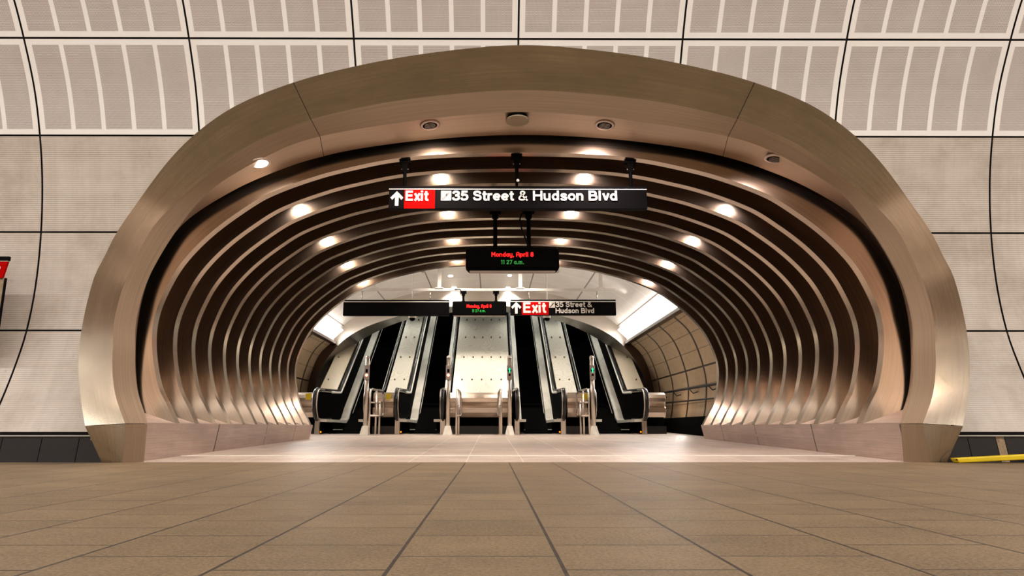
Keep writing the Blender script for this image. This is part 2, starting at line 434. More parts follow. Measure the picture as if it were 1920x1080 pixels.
# inner edge of the ribs, traced on the far arch
YR = [7.37 * 667 / (1e3 / (1.582 + 0.1073 * i)) for i in range(12)]
R_T = [(797, 363), (780, 371), (756, 383), (713, 391), (678, 389), (640, 374.5), (615, 359), (588, 334), (563, 303), (543, 272), (522, 218), (510, 172), (503, 137), (498, 90), (495.5, 0)]
RIB = half_ring(R_T, 947.5, lambda x, y: at(x, y, YR[-1]), 181)
XCR = sum(p.x for p in RIB) / len(RIB)
RIB = [Vector((p.x - XCR, 0, p.z)) for p in RIB]; kx_ = 3.965 / abs(RIB[0].x)
RIB = [Vector((p.x * kx_, 0, p.z)) for p in RIB]
XCR = 0.332
def offset_ring(r, d):
    out = []
    for i, p in enumerate(r):
        t = (r[min(i + 1, len(r) - 1)] - r[max(i - 1, 0)]).normalized()
        nrm = Vector((-t.z, 0, t.x))                   # ring runs left foot -> crown -> right foot: outward
        out.append(p + nrm * d)
    return out
RIBO = offset_ring(RIB, 0.42)
SILL_Z = 0.40
def fz(y): return 0.0 if y < Y0 else min(0.0192 * (y - Y0), 0.0192 * (19.0 - Y0))

# ------------------------------------------------------------------ floors
f = MB(); f.quad((-30, -6.2, 0), (30, -6.2, 0), (30, Y0 + 0.02, 0), (-30, Y0 + 0.02, 0))
f.quad((-30, Y0 + 0.02, 0), (-7.5, Y0 + 0.02, 0), (-7.5, Y0 + 0.4, 0), (-30, Y0 + 0.4, 0)); f.quad((7.5, Y0 + 0.02, 0), (30, Y0 + 0.02, 0), (30, Y0 + 0.4, 0), (7.5, Y0 + 0.4, 0))
struct(f.build('floor', M['floor']))
f = MB()
f.quad((-7.5, Y0 + 0.02, 0), (7.5, Y0 + 0.02, 0), (7.5, 19.0, fz(19)), (-7.5, 19.0, fz(19)))
f.quad((-7.5, 19.0, fz(19)), (7.5, 19.0, fz(19)), (7.5, 34, fz(19)), (-7.5, 34, fz(19)))
struct(f.build('floor_passage', M['floor2']))
# thin pale strip across the passage floor
for (px0, px1, py) in ((330, 1640, 851.5),):
    a = at(px0, py, 1.0)
    Yj = 8.13
    t = MB(); t.box(-4.05, 4.65, Yj, Yj + 0.045, fz(Yj) - 0.02, fz(Yj) + 0.006)
    struct(t.build('trim_1', M['rubsteel']))

# ------------------------------------------------------------------ platform wall with its panels
W_ = 1.87
XS = at(972, 73, wall_y(4.675)).x
wall = MB()
HR = []                                               # where the collar's return meets the wall
for p in RA:
    q = p.copy()
    for _ in range(6): q = CAM + (p - CAM) * (wall_y(q.z) / p.y)
    q = p.lerp(q, 0.62 * max(-0.25, min(1.0, (3.9 - p.z) / 1.4))); HR.append(Vector((q.x, wall_y(q.z) + 0.05, max(q.z, 0.02))))
hole = [(p.x, p.z) for p in HR]
hole = [(hole[0][0] + 0.05, -0.2)] + hole + [(hole[-1][0] - 0.05, -0.2)]
def inside(x, z):
    c = False; n = len(hole)
    for i in range(n):
        x1, z1 = hole[i]; x2, z2 = hole[(i + 1) % n]
        if (z1 > z) != (z2 > z) and x < (x2 - x1) * (z - z1) / (z2 - z1) + x1: c = not c
    return c
# arc-length table along the section
ARC = [0.0]
for i in range(1, len(WTAB)): ARC.append(ARC[-1] + math.hypot(WTAB[i][0] - WTAB[i - 1][0], WTAB[i][1] - WTAB[i - 1][1]))
AZ = [(a, t[0]) for a, t in zip(ARC, WTAB)]; ZA = [(t[0], a) for a, t in zip(ARC, WTAB)]
def z_of(a): return interp(AZ, a)
def a_of(z): return interp(ZA, z)
def patch(mb, x0, x1, a0, a1, off=0.0, m=0, cell=0.13, ub=0.0):
    nx = max(1, math.ceil((x1 - x0) / cell)); nz = max(1, math.ceil((a1 - a0) / cell))
    for i in range(nx):
        for j in range(nz):
            xa = x0 + (x1 - x0) * i / nx; xb = x0 + (x1 - x0) * (i + 1) / nx
            aa = a0 + (a1 - a0) * j / nz; ab = a0 + (a1 - a0) * (j + 1) / nz
            za, zb = z_of(aa), z_of(ab)
            if inside((xa + xb) / 2, (za + zb) / 2): continue
            mb.quad((xa, wall_y(za) + off, za), (xb, wall_y(za) + off, za), (xb, wall_y(zb) + off, zb), (xa, wall_y(zb) + off, zb),
                    [(xa, aa), (xb, aa), (xb, ab), (xa, ab)], m)
patch(wall, XS - 6.5 * W_, XS + 6.5 * W_, 0.0, a_of(5.95), 0.035, cell=0.15)
wallo = struct(wall.build('wall_front', M['joint']))
seams = [0.279, 1.437, 2.605, 3.71, 4.675, 5.70]
G = 0.011
for k in range(-5, 5):
    xa = XS + k * W_ + G; xb = XS + (k + 1) * W_ - G
    for r in range(5):
        a0 = a_of(seams[r]) + G; a1 = a_of(seams[r + 1]) - G
        if r == 0: a0 += 0.02
        p = MB()
        if r < 3:
            patch(p, xa, xb, a0, a1)
            mats = [M['ribbed']]
        else:
            e = 0.062; bw = 0.303; sw = ((xb - xa) - 2 * e - 5 * bw) / 4
            patch(p, xa, xb, a0, a0 + e); patch(p, xa, xb, a1 - e, a1)
            patch(p, xa, xa + e, a0 + e, a1 - e); patch(p, xb - e, xb, a0 + e, a1 - e)
            for b in range(5):
                x = xa + e + b * (bw + sw)
                patch(p, x, x + bw, a0 + e, a1 - e, m=1)
                if b < 4: patch(p, x + bw, x + bw + sw, a0 + e, a1 - e)
            mats = [M['cream'], M['perf']]
        if p.v:
            o = p.build('perforated_panel' if r >= 3 else 'ribbed_panel', mats, wallo)
# black base tiles, leaning out towards the platform
bl = MB(); tl = MB(); led = MB()
def base_run(x0, x1, kind):
    mb = tl if kind else bl
    g = 0.004
    mb.quad((x0 + g, Y0 + 0.015, 0.0), (x1 - g, Y0 + 0.015, 0.0), (x1 - g, 7.105, 0.262), (x0 + g, 7.105, 0.262))
xl = at(190, 868, Y0).x; xr = at(1782, 868, Y0).x
tiles = []
for px in (67, -10, -110, -230):
    tiles.append(at(px, 868, Y0).x)
xe = [xl + 0.08] + [at(px, 868, Y0).x for px in (138, 67, -8, -85, -190, -290, -400)]
for a, b in zip(xe, xe[1:]): base_run(b, a, 0)
xe = [xr - 0.08] + [at(px, 868, Y0).x for px in (1827, 1880)]
for a, b in zip(xe, xe[1:]): base_run(a, b, 0)
tx0 = at(1880, 868, Y0).x; tx1 = at(1897, 868, Y0).x
base_run(tx0, tx1, 1)
xx = tx1
for _ in range(6): base_run(xx, xx + 0.46, 0); xx += 0.46
struct(bl.build('baseboard_front', M['basetile'])); struct(tl.build('trim_2', M['tan']))
led.box(XS - 6.5 * W_, xl + 0.2, 7.085, 7.13, 0.262, 0.272); led.box(xr - 0.2, XS + 6.5 * W_, 7.085, 7.13, 0.262, 0.272)
struct(led.build('trim_3', M['whitepaint']))
# rest of the platform vault: ceiling and the wall behind the camera
cl = []
for t in range(0, 25):
    a = PI * t / 24
    cl.append((1.0 + 4.6 * math.cos(a), 5.95 + 1.45 * math.sin(a)))
cm = MB(); cm.loft([[Vector((x, y, z)) for (y, z) in cl] for x in (-30, 30)], smooth=True)
struct(cm.build('ceiling', M['ceil']))
bk = MB(); bk.loft([[Vector((x, 2.0 - wall_y(z), z)) for z in [0.1 * q for q in range(30)]] for x in (-30, 30)]); bk.loft([[Vector((x, 2.0 - wall_y(z), z)) for z in [0.1 * q for q in range(29, 60)]] for x in (-30, 30)])
for sg_ in (-1, 1):
    bk.quad((sg_ * 30, -6.2, 0), (sg_ * 30, 8, 0), (sg_ * 30, 8, 8), (sg_ * 30, -6.2, 8))
    bk.loft([[Vector((x, wall_y(z) + 0.01, z)) for z in [0.1 * q for q in range(60)]] for x in (sg_ * 30, sg_ * 9.6)])
struct(bk.build('wall_back', M['ribbed']))
for (y, z, tilt) in PLAT:
    fx = thing('linear_lamp', 'long linear lamp along the platform vault ' + ('above the portal wall' if y > 0 else 'behind the camera'), 'lamp', (0.3, y, z))
    b = MB(); b.box(-28, 28, y - 0.12, y + 0.12, z, z + 0.10); b.build('housing', M['whitepaint'], fx, bevel=0.01)
    b = MB(); b.box(-27.9, 27.9, y - 0.07, y + 0.07, z - 0.05, z); b.build('tube', M['tubelamp'], fx)
    b = MB(); b.box(-28, 28, y - 0.01, y + 0.01, z + 0.09, z + 0.60); b.build('hanger', M['whitepaint'], fx)

# ------------------------------------------------------------------ portal collar
base = at(982, 867, Y0)
col = thing('portal_collar', 'wide brushed steel collar framing the mouth of the passage', 'arch', (base.x, Y0, 0))
def rng(r, i, j): return r[i:j]
# seams at about 26% either side of the crown
def nearest(r, px, py, Y):
    q = at(px, py, Y); return min(range(len(r)), key=lambda i: (r[i] - q).length)
i1 = nearest(RA, 546, 156, 6.8); i2 = NR - 1 - i1
for (a, b) in ((0, i1), (i1, i2), (i2, NR - 1)):
    mb = MB(); mb.loft([RA[a:b + 1], [p.lerp(q, 0.5) for p, q in zip(RA[a:b + 1], RB[a:b + 1])], RB[a:b + 1]], uoff=a * 0.1)
    mb.build('outer_band', M['steel'], col)
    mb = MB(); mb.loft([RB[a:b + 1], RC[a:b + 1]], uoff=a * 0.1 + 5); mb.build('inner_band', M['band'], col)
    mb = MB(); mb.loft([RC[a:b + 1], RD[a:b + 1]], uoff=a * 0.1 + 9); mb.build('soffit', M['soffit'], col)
mb = MB(); mb.loft([HR, RA]); mb.build('outer_return', M['steel'], col)
# seam lines
for i in (i1, i2):
    for (p, q) in ((RA[i], RB[i]), (RB[i], RC[i]), (RC[i], RD[i])):
        s_ = Vector((0.0035, 0, 0)); o_ = Vector((0, -0.004, -0.002))
        mb = MB(); mb.quad(p - s_ + o_, p + s_ + o_, q + s_ + o_, q - s_ + o_); mb.build('seam', M['joint'], col)
# feet: bent-in bottom pieces
for sgn in (-1, 1):
    e = 0 if sgn < 0 else -1
    a1 = at(191 if sgn < 0 else 1775, 867.5, 7.0); b1 = at(229 if sgn < 0 else 1743, 867.5, 7.03); c1 = at(270 if sgn < 0 else 1694, 864.5, 7.10)
    a1.z = b1.z = 0; c1.z = fz(c1.y)
    g = Vector((0, 0, -0.006))
    def bil(p0, p1, p2, p3):
        m_ = MB(); m_.loft([[p0.lerp(p1, i / 8).lerp(p3.lerp(p2, i / 8), j / 8) for j in range(9)] for i in range(9)]); return m_
    mb = bil(a1, b1, RB[e] + g, RA[e] + g)
    mb.quad(a1 + Vector((0, .3, 0)), a1, RA[e] + g, RA[e] + g + Vector((0, .3, 0)))
    mb.build('foot', M['steel'], col)
    mb = bil(b1, c1, RC[e] + g, RB[e] + g); o = mb.build('inner_foot', M['band'], col)

# ------------------------------------------------------------------ sills (plinths) along the passage
YE = 13.8
for sgn, wh in ((-1, 'left'), (1, 'right')):
    xi = XCR + sgn * abs(RIB[0].x)
    ys = [7.10, YE]
    out = []
    for y in ys:
        out.append([Vector((xi + sgn * 0.06, y, fz(y) - 0.02)), Vector((xi, y, SILL_Z)), Vector((xi + sgn * 0.55, y, SILL_Z + 0.20)), Vector((xi + sgn * 0.55, y, fz(y) - 0.02))])
    # subdivide lengthways for the panel seams
    mb = MB()
    a, b = out
    mb.quad(a[0], b[0], b[1], a[1], [(0, 0), (6.7, 0), (6.7, .4), (0, .4)])
    mb.quad(a[1], b[1], b[2], a[2], [(0, 0), (6.7, 0), (6.7, .4), (0, .4)])
    mb.quad(b[0], b[3], b[2], b[1], [(0, 0), (.5, 0), (.5, .4), (0, .4)]); mb.quad(a[3], a[0], a[1], a[2], [(0, 0), (.5, 0), (.5, .4), (0, .4)])
    s_ = thing('sill_box', 'low steel sill box carrying the rib feet along the %s side of the passage floor' % wh, 'sill', (xi, 7.3, 0))
    mb.build('body', M['sill'], s_)
    for y in (9.05, 11.0, 12.6):
        mb = MB(); mb.quad((xi + sgn * (0.055) - sgn * 0.004, y, fz(y)), (xi + sgn * (0.055) - sgn * 0.004, y + 0.012, fz(y)), (xi - sgn * 0.004, y + 0.012, SILL_Z), (xi - sgn * 0.004, y, SILL_Z))
        mb.build('seam', M['joint'], s_)
    for q in range(14):
        for zz in (0.07, SILL_Z - 0.06):
            y = 7.6 + q * 0.44; z = fz(y) + 0.06 if zz < 0.1 else zz
            xs = xi + sgn * 0.06 * (1 - (z - fz(y)) / (SILL_Z - fz(y)))
            mb = MB(); mb.lathe((xs - sgn * 0.001, y, z), [(0.009, -0.003), (0.007, 0.003)], 8, mat=Matrix.Rotation(-sgn * PI / 2, 3, 'Y')); mb.build('rivet', M['steel_o'], s_)

# ------------------------------------------------------------------ ribs
def rib_mesh():
    T = 0.115
    tl_ = [0.012 + 0.14 * max(0.0, min(1.0, (1.7 - p.z) / 1.3)) ** 1.1 for p in RIBO]
    ro = [Vector((p.x + XCR, -q, p.z)) for p, q in zip(RIBO, tl_)]; ri = [Vector((p.x + XCR, 0, p.z)) for p in RIB]
    d = Vector((0, T, 0)); ri_o = [Vector((p.x, 0, p.z)) for p in ro]
    mb = MB()
    mb.loft([ro, ri], smooth=True)                              # front face
    mb.loft([ri, [p + d for p in ri]], smooth=True)             # inner edge
    mb.loft([[p + d for p in ri], [p + d for p in ri_o]], smooth=True)
    return mb
ordn = ['first', 'second', 'third', 'fourth', 'fifth', 'sixth', 'seventh', 'eighth', 'ninth', 'tenth', 'eleventh', 'twelfth']
rib0 = None
for i, y in enumerate(YR):
    lab = '%s curved steel rib of the passage counted from the portal collar' % ordn[i]
    if i == 0: lab = 'curved steel rib right behind the portal collar, holding the hangers of the large exit sign'
    if i == 11: lab = 'last and smallest-looking curved steel rib, at the escalator end of the passage'
    if rib0 is None:
        rib0 = rib_mesh().build('arch_rib', M['rib']); RY = rib0.location.y; rib0.location.y = RY + y; rb = rib0
    else:
        rb = rib0.copy(); C.objects.link(rb); rb.location.y = RY + y
    tag(rb, lab, 'rib', 'curved steel ribs of the passage')
o1 = offset_ring(RIB, 0.33); o2 = offset_ring(RIB, 0.85)
mb = MB(); mb.loft([[Vector((p.x + XCR, YR[0] - 0.02, max(p.z, 0.42))) for p in o2], [Vector((p.x + XCR, YR[0] - 0.02, p.z)) for p in o1]])
mb.build('rear_plate', M['rib'], col)
# dark shell behind the ribs and the end wall round the mouth
shell = offset_ring(RIB, 0.43)
mb = MB(); sh = [Vector((p.x + XCR, 0, p.z)) for p in shell]
mb.loft([[p + Vector((0, 7.5, 0)) for p in sh], [p + Vector((0, YE + 0.05, 0)) for p in sh]])
struct(mb.build('wall_passage', M['rib']))

# ------------------------------------------------------------------ fittings in the collar soffit
def soffit_point(px, py):
    """cast the pixel ray on the soffit loft"""
    d = ray(px, py).normalized(); best = None
    from mathutils.geometry import intersect_ray_tri
    for i in range(NR - 1):
        for tri in ((RC[i], RC[i + 1], RD[i + 1]), (RC[i], RD[i + 1], RD[i]), (RB[i], RB[i + 1], RC[i + 1]), (RB[i], RC[i + 1], RC[i])):
            h = intersect_ray_tri(tri[0], tri[1], tri[2], d, CAM, True)
            if h is not None and (best is None or (h - CAM).length < best[0]):
                n = (tri[1] - tri[0]).cross(tri[2] - tri[0]).normalized()
                if n.z > 0: n = -n
                best = ((h - CAM).length, h.copy(), n)
    return best[1], best[2]
dl_lab = {488: 'brightly lit oval downlight at the left end of the collar soffit', 806: 'unlit-looking round downlight left of the soffit disc',
          1134: 'unlit-looking round downlight right of the soffit disc', 1453: 'round downlight at the right end of the collar soffit'}
for (px, py) in ((488, 305.5), (806, 234), (1134, 234), (1453, 297)):
    p, n = soffit_point(px, py)
    n = Vector((n.x, n.y * 0.25, n.z)).normalized()
    if px in (488, 1453): n = Vector((n.x * 0.5, n.y - (0.06 if px == 488 else 0), n.z)).normalized()
    R = n.to_track_quat('-Z', 'Y').to_matrix() if False else (-n).to_track_quat('Z', 'Y').to_matrix()
    t = thing('recessed_downlight', dl_lab[px], 'downlight', p, 'downlights in the collar soffit')
    rr = 0.088
    mb = MB(); mb.lathe(p, [(rr, 0.004), (rr + 0.03, 0.004), (rr + 0.028, -0.012), (rr, -0.014), (rr - 0.004, 0.004)], 32, mat=R)
    mb.f = mb.f[:-2]; mb.uv = mb.uv[:-2]; mb.mi = mb.mi[:-2]; mb.sm = mb.sm[:-2]
    mb.build('trim_ring', M['sill'], t)
    mb = MB(); mb.lathe(p, [(rr - 0.003, -0.0145), (0.001, -0.0145)], 32, mat=R)  # black disc paints the shade inside the can; the lit one glows
    mb.build('opening_disc', M['matteblack'] if px != 488 else M['lampglass'], t)
    if px != 488:
        mb = MB()
        for q in (-2, -1, 0, 1, 2):
            c_ = p + R @ Vector((q * rr * 0.33, 0, -0.018)); hh = rr * 0.75 * math.sqrt(1 - (q * 0.33) ** 2)
            a_ = R @ Vector((0.006, 0, 0)); b_ = R @ Vector((0, hh, 0)); mb.quad(c_ - a_ - b_, c_ + a_ - b_, c_ + a_ + b_, c_ - a_ + b_)
        tag(mb.build('louvre', M['archdark'], t), 'thin metal blades inside the opening')
    n = Vector((n.x, n.y * 0.3, n.z)).normalized() if False else n
    lo = lamp('downlight_lamp', 'SPOT', p + n * 0.05, 210, PINK if px > 960 else WARM, spot_size=math.radians(165), spot_blend=1.0, shadow_soft_size=0.07)
    aim(lo, lo.location + Vector((0, 0.35, -1)))
ROW = []
for (px, py) in ((488, 305.5), (806, 234), (1134, 234), (1453, 297)): ROW.append(soffit_point(px, py)[0].x)
num = {2: 'third', 5: 'sixth', 8: 'ninth', 11: 'twelfth'}; rown = ['far left row', 'left of the crown', 'right of the crown', 'far right row']
for ri_ in (2, 5, 8, 11):
    for k, x in enumerate(ROW):
        xr_ = x - XCR; j = min((q for q in range(len(RIB)) if RIB[q].z > 2), key=lambda q: abs(RIB[q].x - xr_))
        zi = RIB[j].z; tg = (RIB[j + 1] - RIB[j - 1]).normalized(); nr = Vector((-tg.z, 0, tg.x))
        if nr.z < 0: nr = -nr
        y = YR[ri_] - 0.275
        p = Vector((x, y, zi)) + nr * 0.25
        t = thing('bay_downlight', 'small downlight lighting the face of the %s passage rib, %s' % (num[ri_], rown[k]), 'downlight', p, 'downlights between the passage ribs')
        R = nr.to_track_quat('Z', 'Y').to_matrix()
        mb = MB(); mb.lathe(p, [(0.001, 0.0), (0.055, 0.0), (0.06, 0.012), (0.06, 0.10), (0.03, 0.17)], 18, mat=R); mb.build('can', M['greybox'], t)
        mb = MB(); mb.lathe(p - nr * 0.004, [(0.001, -0.004), (0.048, -0.002), (0.05, 0.004)], 18, mat=R); mb.build('lens', M['hall_lamp'], t)
        lo = lamp('bay_downlight_lamp', 'SPOT', p - nr * 0.055, 13, PINK if k >= 2 else WARM, spot_size=math.radians(176), spot_blend=0.35, shadow_soft_size=0.045)
        aim(lo, p - nr * 2)
p, n = soffit_point(970, 221)
n = Vector((n.x, n.y * 0.25, n.z)).normalized()
R = (-n).to_track_quat('Z', 'Y').to_matrix()
t = thing('soffit_disc', 'round beige disc detector at the crown of the collar soffit', 'detector', p)
mb = MB(); mb.lathe(p, [(0.118, 0.0), (0.118, -0.02), (0.10, -0.02)], 32, mat=R); mb.build('gap_ring', M['matteblack'], t)
mb = MB(); mb.lathe(p + n * 0.03, [(0.120, 0.0), (0.137, 0.0), (0.137, -0.012), (0.125, -0.018), (0.001, -0.02)], 40, mat=R); mb.build('cover', plain('beige', (0.30, 0.24, 0.17), 0.6), t)

# ------------------------------------------------------------------ text helper
def _arc(cx, cy, rx, ry, a0, a1, n=18):
    return [(cx + rx * math.cos(math.radians(a0 + (a1 - a0) * k / n)), cy + ry * math.sin(math.radians(a0 + (a1 - a0) * k / n))) for k in range(n + 1)]
def _sp(*p): return [(q.x, q.y) for q in catmull([Vector((a, b, 0)) for a, b in p], 6)]
_U = _sp((.095, .40), (.10, .25), (.16, .13), (.27, .09), (.39, .13), (.465, .28))
_N = _sp((.095, .42), (.15, .56), (.29, .64), (.42, .58), (.465, .42))
GL = {   # advance, strokes (centre lines in units of the cap height)
 'E': (.70, [[(.095, 0), (.095, 1)], [(.1, .905), (.61, .905)], [(.1, .52), (.57, .52)], [(.1, .095), (.63, .095)]]),
 'H': (.80, [[(.095, 0), (.095, 1)], [(.66, 0), (.66, 1)], [(.1, .52), (.66, .52)]]),
 'B': (.76, [[(.095, 0), (.095, 1)], [(.1, .905), (.36, .905)] + _arc(.38, .715, .17, .19, 90, -90) + [(.1, .525)], [(.1, .525), (.4, .525)] + _arc(.42, .31, .20, .215, 90, -90) + [(.1, .095)]]),
 'S': (.71, [_sp((.58, .68), (.50, .85), (.34, .905), (.17, .85), (.12, .71), (.20, .59), (.36, .53), (.54, .45), (.595, .30), (.52, .14), (.34, .095), (.16, .15), (.09, .33))]),
 '3': (.63, [_sp((.10, .70), (.15, .85), (.31, .905), (.46, .85), (.50, .72), (.44, .58), (.26, .53)), _sp((.26, .53), (.46, .47), (.525, .31), (.46, .14), (.30, .095), (.13, .15), (.08, .30))]),
 '5': (.64, [[(.54, .905), (.17, .905), (.13, .50)], _sp((.12, .48), (.20, .57), (.33, .60), (.48, .51), (.53, .34), (.46, .15), (.29, .095), (.14, .14), (.08, .27))]),
 'x': (.57, [[(.09, 0), (.48, .73)], [(.48, 0), (.09, .73)]]),
 'i': (.28, [[(.095, 0), (.095, .73)], [(.095, .84), (.095, 1)]]),
 'l': (.28, [[(.095, 0), (.095, 1)]]),
 't': (.38, [[(.17, .94), (.17, .25)] + _sp((.17, .2), (.20, .11), (.27, .08), (.36, .08)), [(.02, .655), (.35, .655)]]),
 'r': (.42, [[(.095, 0), (.095, .73)], _sp((.095, .42), (.14, .57), (.23, .63), (.39, .64))]),
 'e': (.62, [[(.09, .38), (.52, .38)], _arc(.305, .365, .215, .27, 3, 325, 30)]),
 'u': (.63, [[(.095, .73), (.095, .4)] + _U, [(.465, 0), (.465, .73)]]),
 'n': (.63, [[(.095, 0), (.095, .73)], _N + [(.465, 0)]]),
 'd': (.64, [_arc(.285, .365, .19, .27, 0, 360, 30), [(.475, 0), (.475, 1)]]),
 'o': (.64, [_arc(.31, .365, .215, .27, 0, 360, 30)]),
 's': (.57, [_sp((.455, .50), (.40, .61), (.27, .645), (.14, .60), (.115, .50), (.19, .41), (.34, .36), (.45, .29), (.46, .20), (.40, .11), (.27, .085), (.13, .12), (.08, .24))]),
 'v': (.57, [[(.08, .73), (.28, .04)], [(.48, .73), (.28, .04)]]),
 '&': (.80, [_sp((.70, .0), (.26, .60), (.19, .74), (.23, .88), (.34, .93), (.46, .87), (.48, .74), (.38, .60), (.17, .43), (.08, .28), (.12, .13), (.27, .07), (.44, .11), (.57, .25), (.62, .44))]),
 'M': (.80, [[(.095, 0), (.095, 1)], [(.095, .95), (.37, .45), (.645, .95)], [(.645, 0), (.645, 1)]]),
 'A': (.72, [[(.095, 0), (.095, .66)] + _sp((.095, .66), (.17, .86), (.34, .91), (.51, .86), (.585, .66)) + [(.585, 0)], [(.1, .42), (.58, .42)]]),
 'a': (.62, [_arc(.28, .365, .185, .27, 0, 360, 24), [(.465, 0), (.465, .73)]]),
 'y': (.62, [[(.095, .73), (.095, .4)] + _U, [(.465, .73), (.465, -.06)] + _sp((.46, -.06), (.38, -.17), (.12, -.18))]),
 'p': (.64, [[(.095, -.26), (.095, .73)], _arc(.29, .365, .19, .27, 0, 360, 24)]),
 'm': (.90, [[(.095, 0), (.095, .73)], [(x * .80 + .02, y) for x, y in _N] + [(.39, 0)], [(x * .80 + .32, y) for x, y in _N] + [(.69, 0)]]),
 '8': (.62, [_arc(.30, .70, .19, .205, 0, 360, 24), _arc(.30, .30, .21, .21, 0, 360, 24)]),
 '1': (.40, [[(.04, .78), (.22, .90)], [(.24, 0), (.24, 1)]]),
 '2': (.62, [_sp((.08, .68), (.14, .84), (.3, .905), (.45, .84), (.49, .68), (.38, .50), (.12, .12)), [(.06, .095), (.53, .095)]]),
 '7': (.60, [[(.05, .905), (.52, .905), (.22, 0)]]),
 ',': (.30, [[(.13, .14), (.07, -.16)]]), '.': (.30, [[(.12, 0), (.12, .18)]]), ' ': (.30, [])}
def text_mesh(txt, x0, x1, z0, z1, y, mat, parent, name='lettering', bold=0.19, th=0.003, **kw):
    """grotesque lettering built from strokes, filling the given box (cap height z0..z1)"""
    wd = sum(GL[c][0] for c in txt) - (GL[txt[-1]][0] - max(p[0] for st in GL[txt[-1]][1] for p in st) - 0.095)
    kx = (x1 - x0) / wd; kz = z1 - z0; mb = MB(); ox = 0
    for c in txt:
        for st in GL[c][1]:
            n = len(st); L_ = []; R_ = []; th += 0.00015
            for i, (a, b) in enumerate(st):
                def dr(p, q):
                    d = Vector(((q[0] - p[0]) * kx, (q[1] - p[1]) * kz)); return d.normalized() if d.length > 1e-9 else Vector((1, 0))
                d1 = dr(st[i - 1], st[i]) if i > 0 else None; d2 = dr(st[i], st[i + 1]) if i < n - 1 else None
                if n > 3 and st[0] == st[-1] or (n > 20 and abs(st[0][0] - st[-1][0]) + abs(st[0][1] - st[-1][1]) < 1e-6):
                    if i == 0: d1 = dr(st[-2], st[-1])
                    if i == n - 1: d2 = dr(st[0], st[1])
                d1 = d1 or d2; d2 = d2 or d1
                t = (d1 + d2)
                t = t.normalized() if t.length > 1e-6 else d1
                m_ = min(1.8, 1 / max(0.3, t.dot(d1)))
                hw = bold * kz / 2 * m_ * (0.74 if c == '&' else 1.0)
                p = Vector((x0 + (ox + a) * kx, z0 + b * kz))
                nn = Vector((-t.y, t.x)) * hw
                L_.append(p + nn); R_.append(p - nn)
            b0 = len(mb.v)
            for yy in (y - th, y):
                for q in L_: mb.v.append(Vector((q.x, yy, q.y)))
                for q in R_: mb.v.append(Vector((q.x, yy, q.y)))
            for i in range(n - 1):
                mb.face((b0 + i, b0 + i + 1, b0 + n + i + 1, b0 + n + i))
                mb.face((b0 + i, b0 + 2 * n + i, b0 + 2 * n + i + 1, b0 + i + 1)); mb.face((b0 + n + i, b0 + n + i + 1, b0 + 3 * n + i + 1, b0 + 3 * n + i))
            mb.face((b0, b0 + n, b0 + 3 * n, b0 + 2 * n)); mb.face((b0 + n - 1, b0 + 3 * n - 1, b0 + 4 * n - 1, b0 + 2 * n - 1))
        ox += GL[c][0]
    return mb.build(name, mat, parent)
def R2(px0, py0, px1, py1, Y):
    a = at((px0 + px1) / 2, py0, Y); b = at((px0 + px1) / 2, py1, Y); py = (py0 + py1) / 2
    return at(px0, py, Y).x, at(px1, py, Y).x, b.z, a.z
def plate(name, px0, py0, px1, py1, Y, mat, parent, th=0.004):
    x0, x1, z0, z1 = R2(px0, py0, px1, py1, Y); mb = MB(); mb.box(x0, x1, Y - th, Y + 0.001, z0, z1); return mb.build(name, mat, parent)
def arrow(px0, py0, px1, py1, Y, parent):
    x0, x1, z0, z1 = R2(px0, py0, px1, py1, Y); w2 = x1 - x0; h2 = z1 - z0
    pts = [(.5, 1), (1, .56), (.86, .40), (.635, .62), (.635, 0), (.365, 0), (.365, .62), (.14, .40), (0, .56)]
    pl = [(x0 + a * w2, z0 + b * h2) for a, b in pts]
    mb = MB(); n = len(pl)
    for yy in (Y, Y + 0.003): mb.v += [Vector((a, yy, b)) for a, b in pl]
    for tri in ((0, 1, 2, 3), (3, 4, 5, 6), (6, 7, 8, 0), (0, 3, 6)): mb.face(tri)
    for i in range(n): mb.face((i, (i + 1) % n, n + (i + 1) % n, n + i))
    return mb.build('arrow', M['white'], parent)
def pictogram(px0, py0, px1, py1, Y, parent):
    o = plate('pictogram', px0, py0, px1, py1, Y, M['white'], parent, 0.003)
    x0, x1, z0, z1 = R2(px0, py0, px1, py1, Y); w2 = x1 - x0; h2 = z1 - z0; r = 0.028 * w2
    def P(a, b): return (x0 + a * w2, Y - 0.004, z0 + b * h2)
    mb = MB()
    loop = [P(.12, .14), P(.24, .14), P(.80, .72), P(.90, .74), P(.90, .82), P(.78, .82), P(.22, .26), P(.12, .24), P(.12, .14)]
    mb.tube(loop, r, 6)
    mb.tube([P(.5, .52), P(.56, .74)], r * 2.2, 6); mb.lathe(P(.54, .88), [(0.001, -r * 2), (r * 2, 0), (0.001, r * 2)], 8)
    mb.build('escalator_symbol', M['black'], o)
    return o

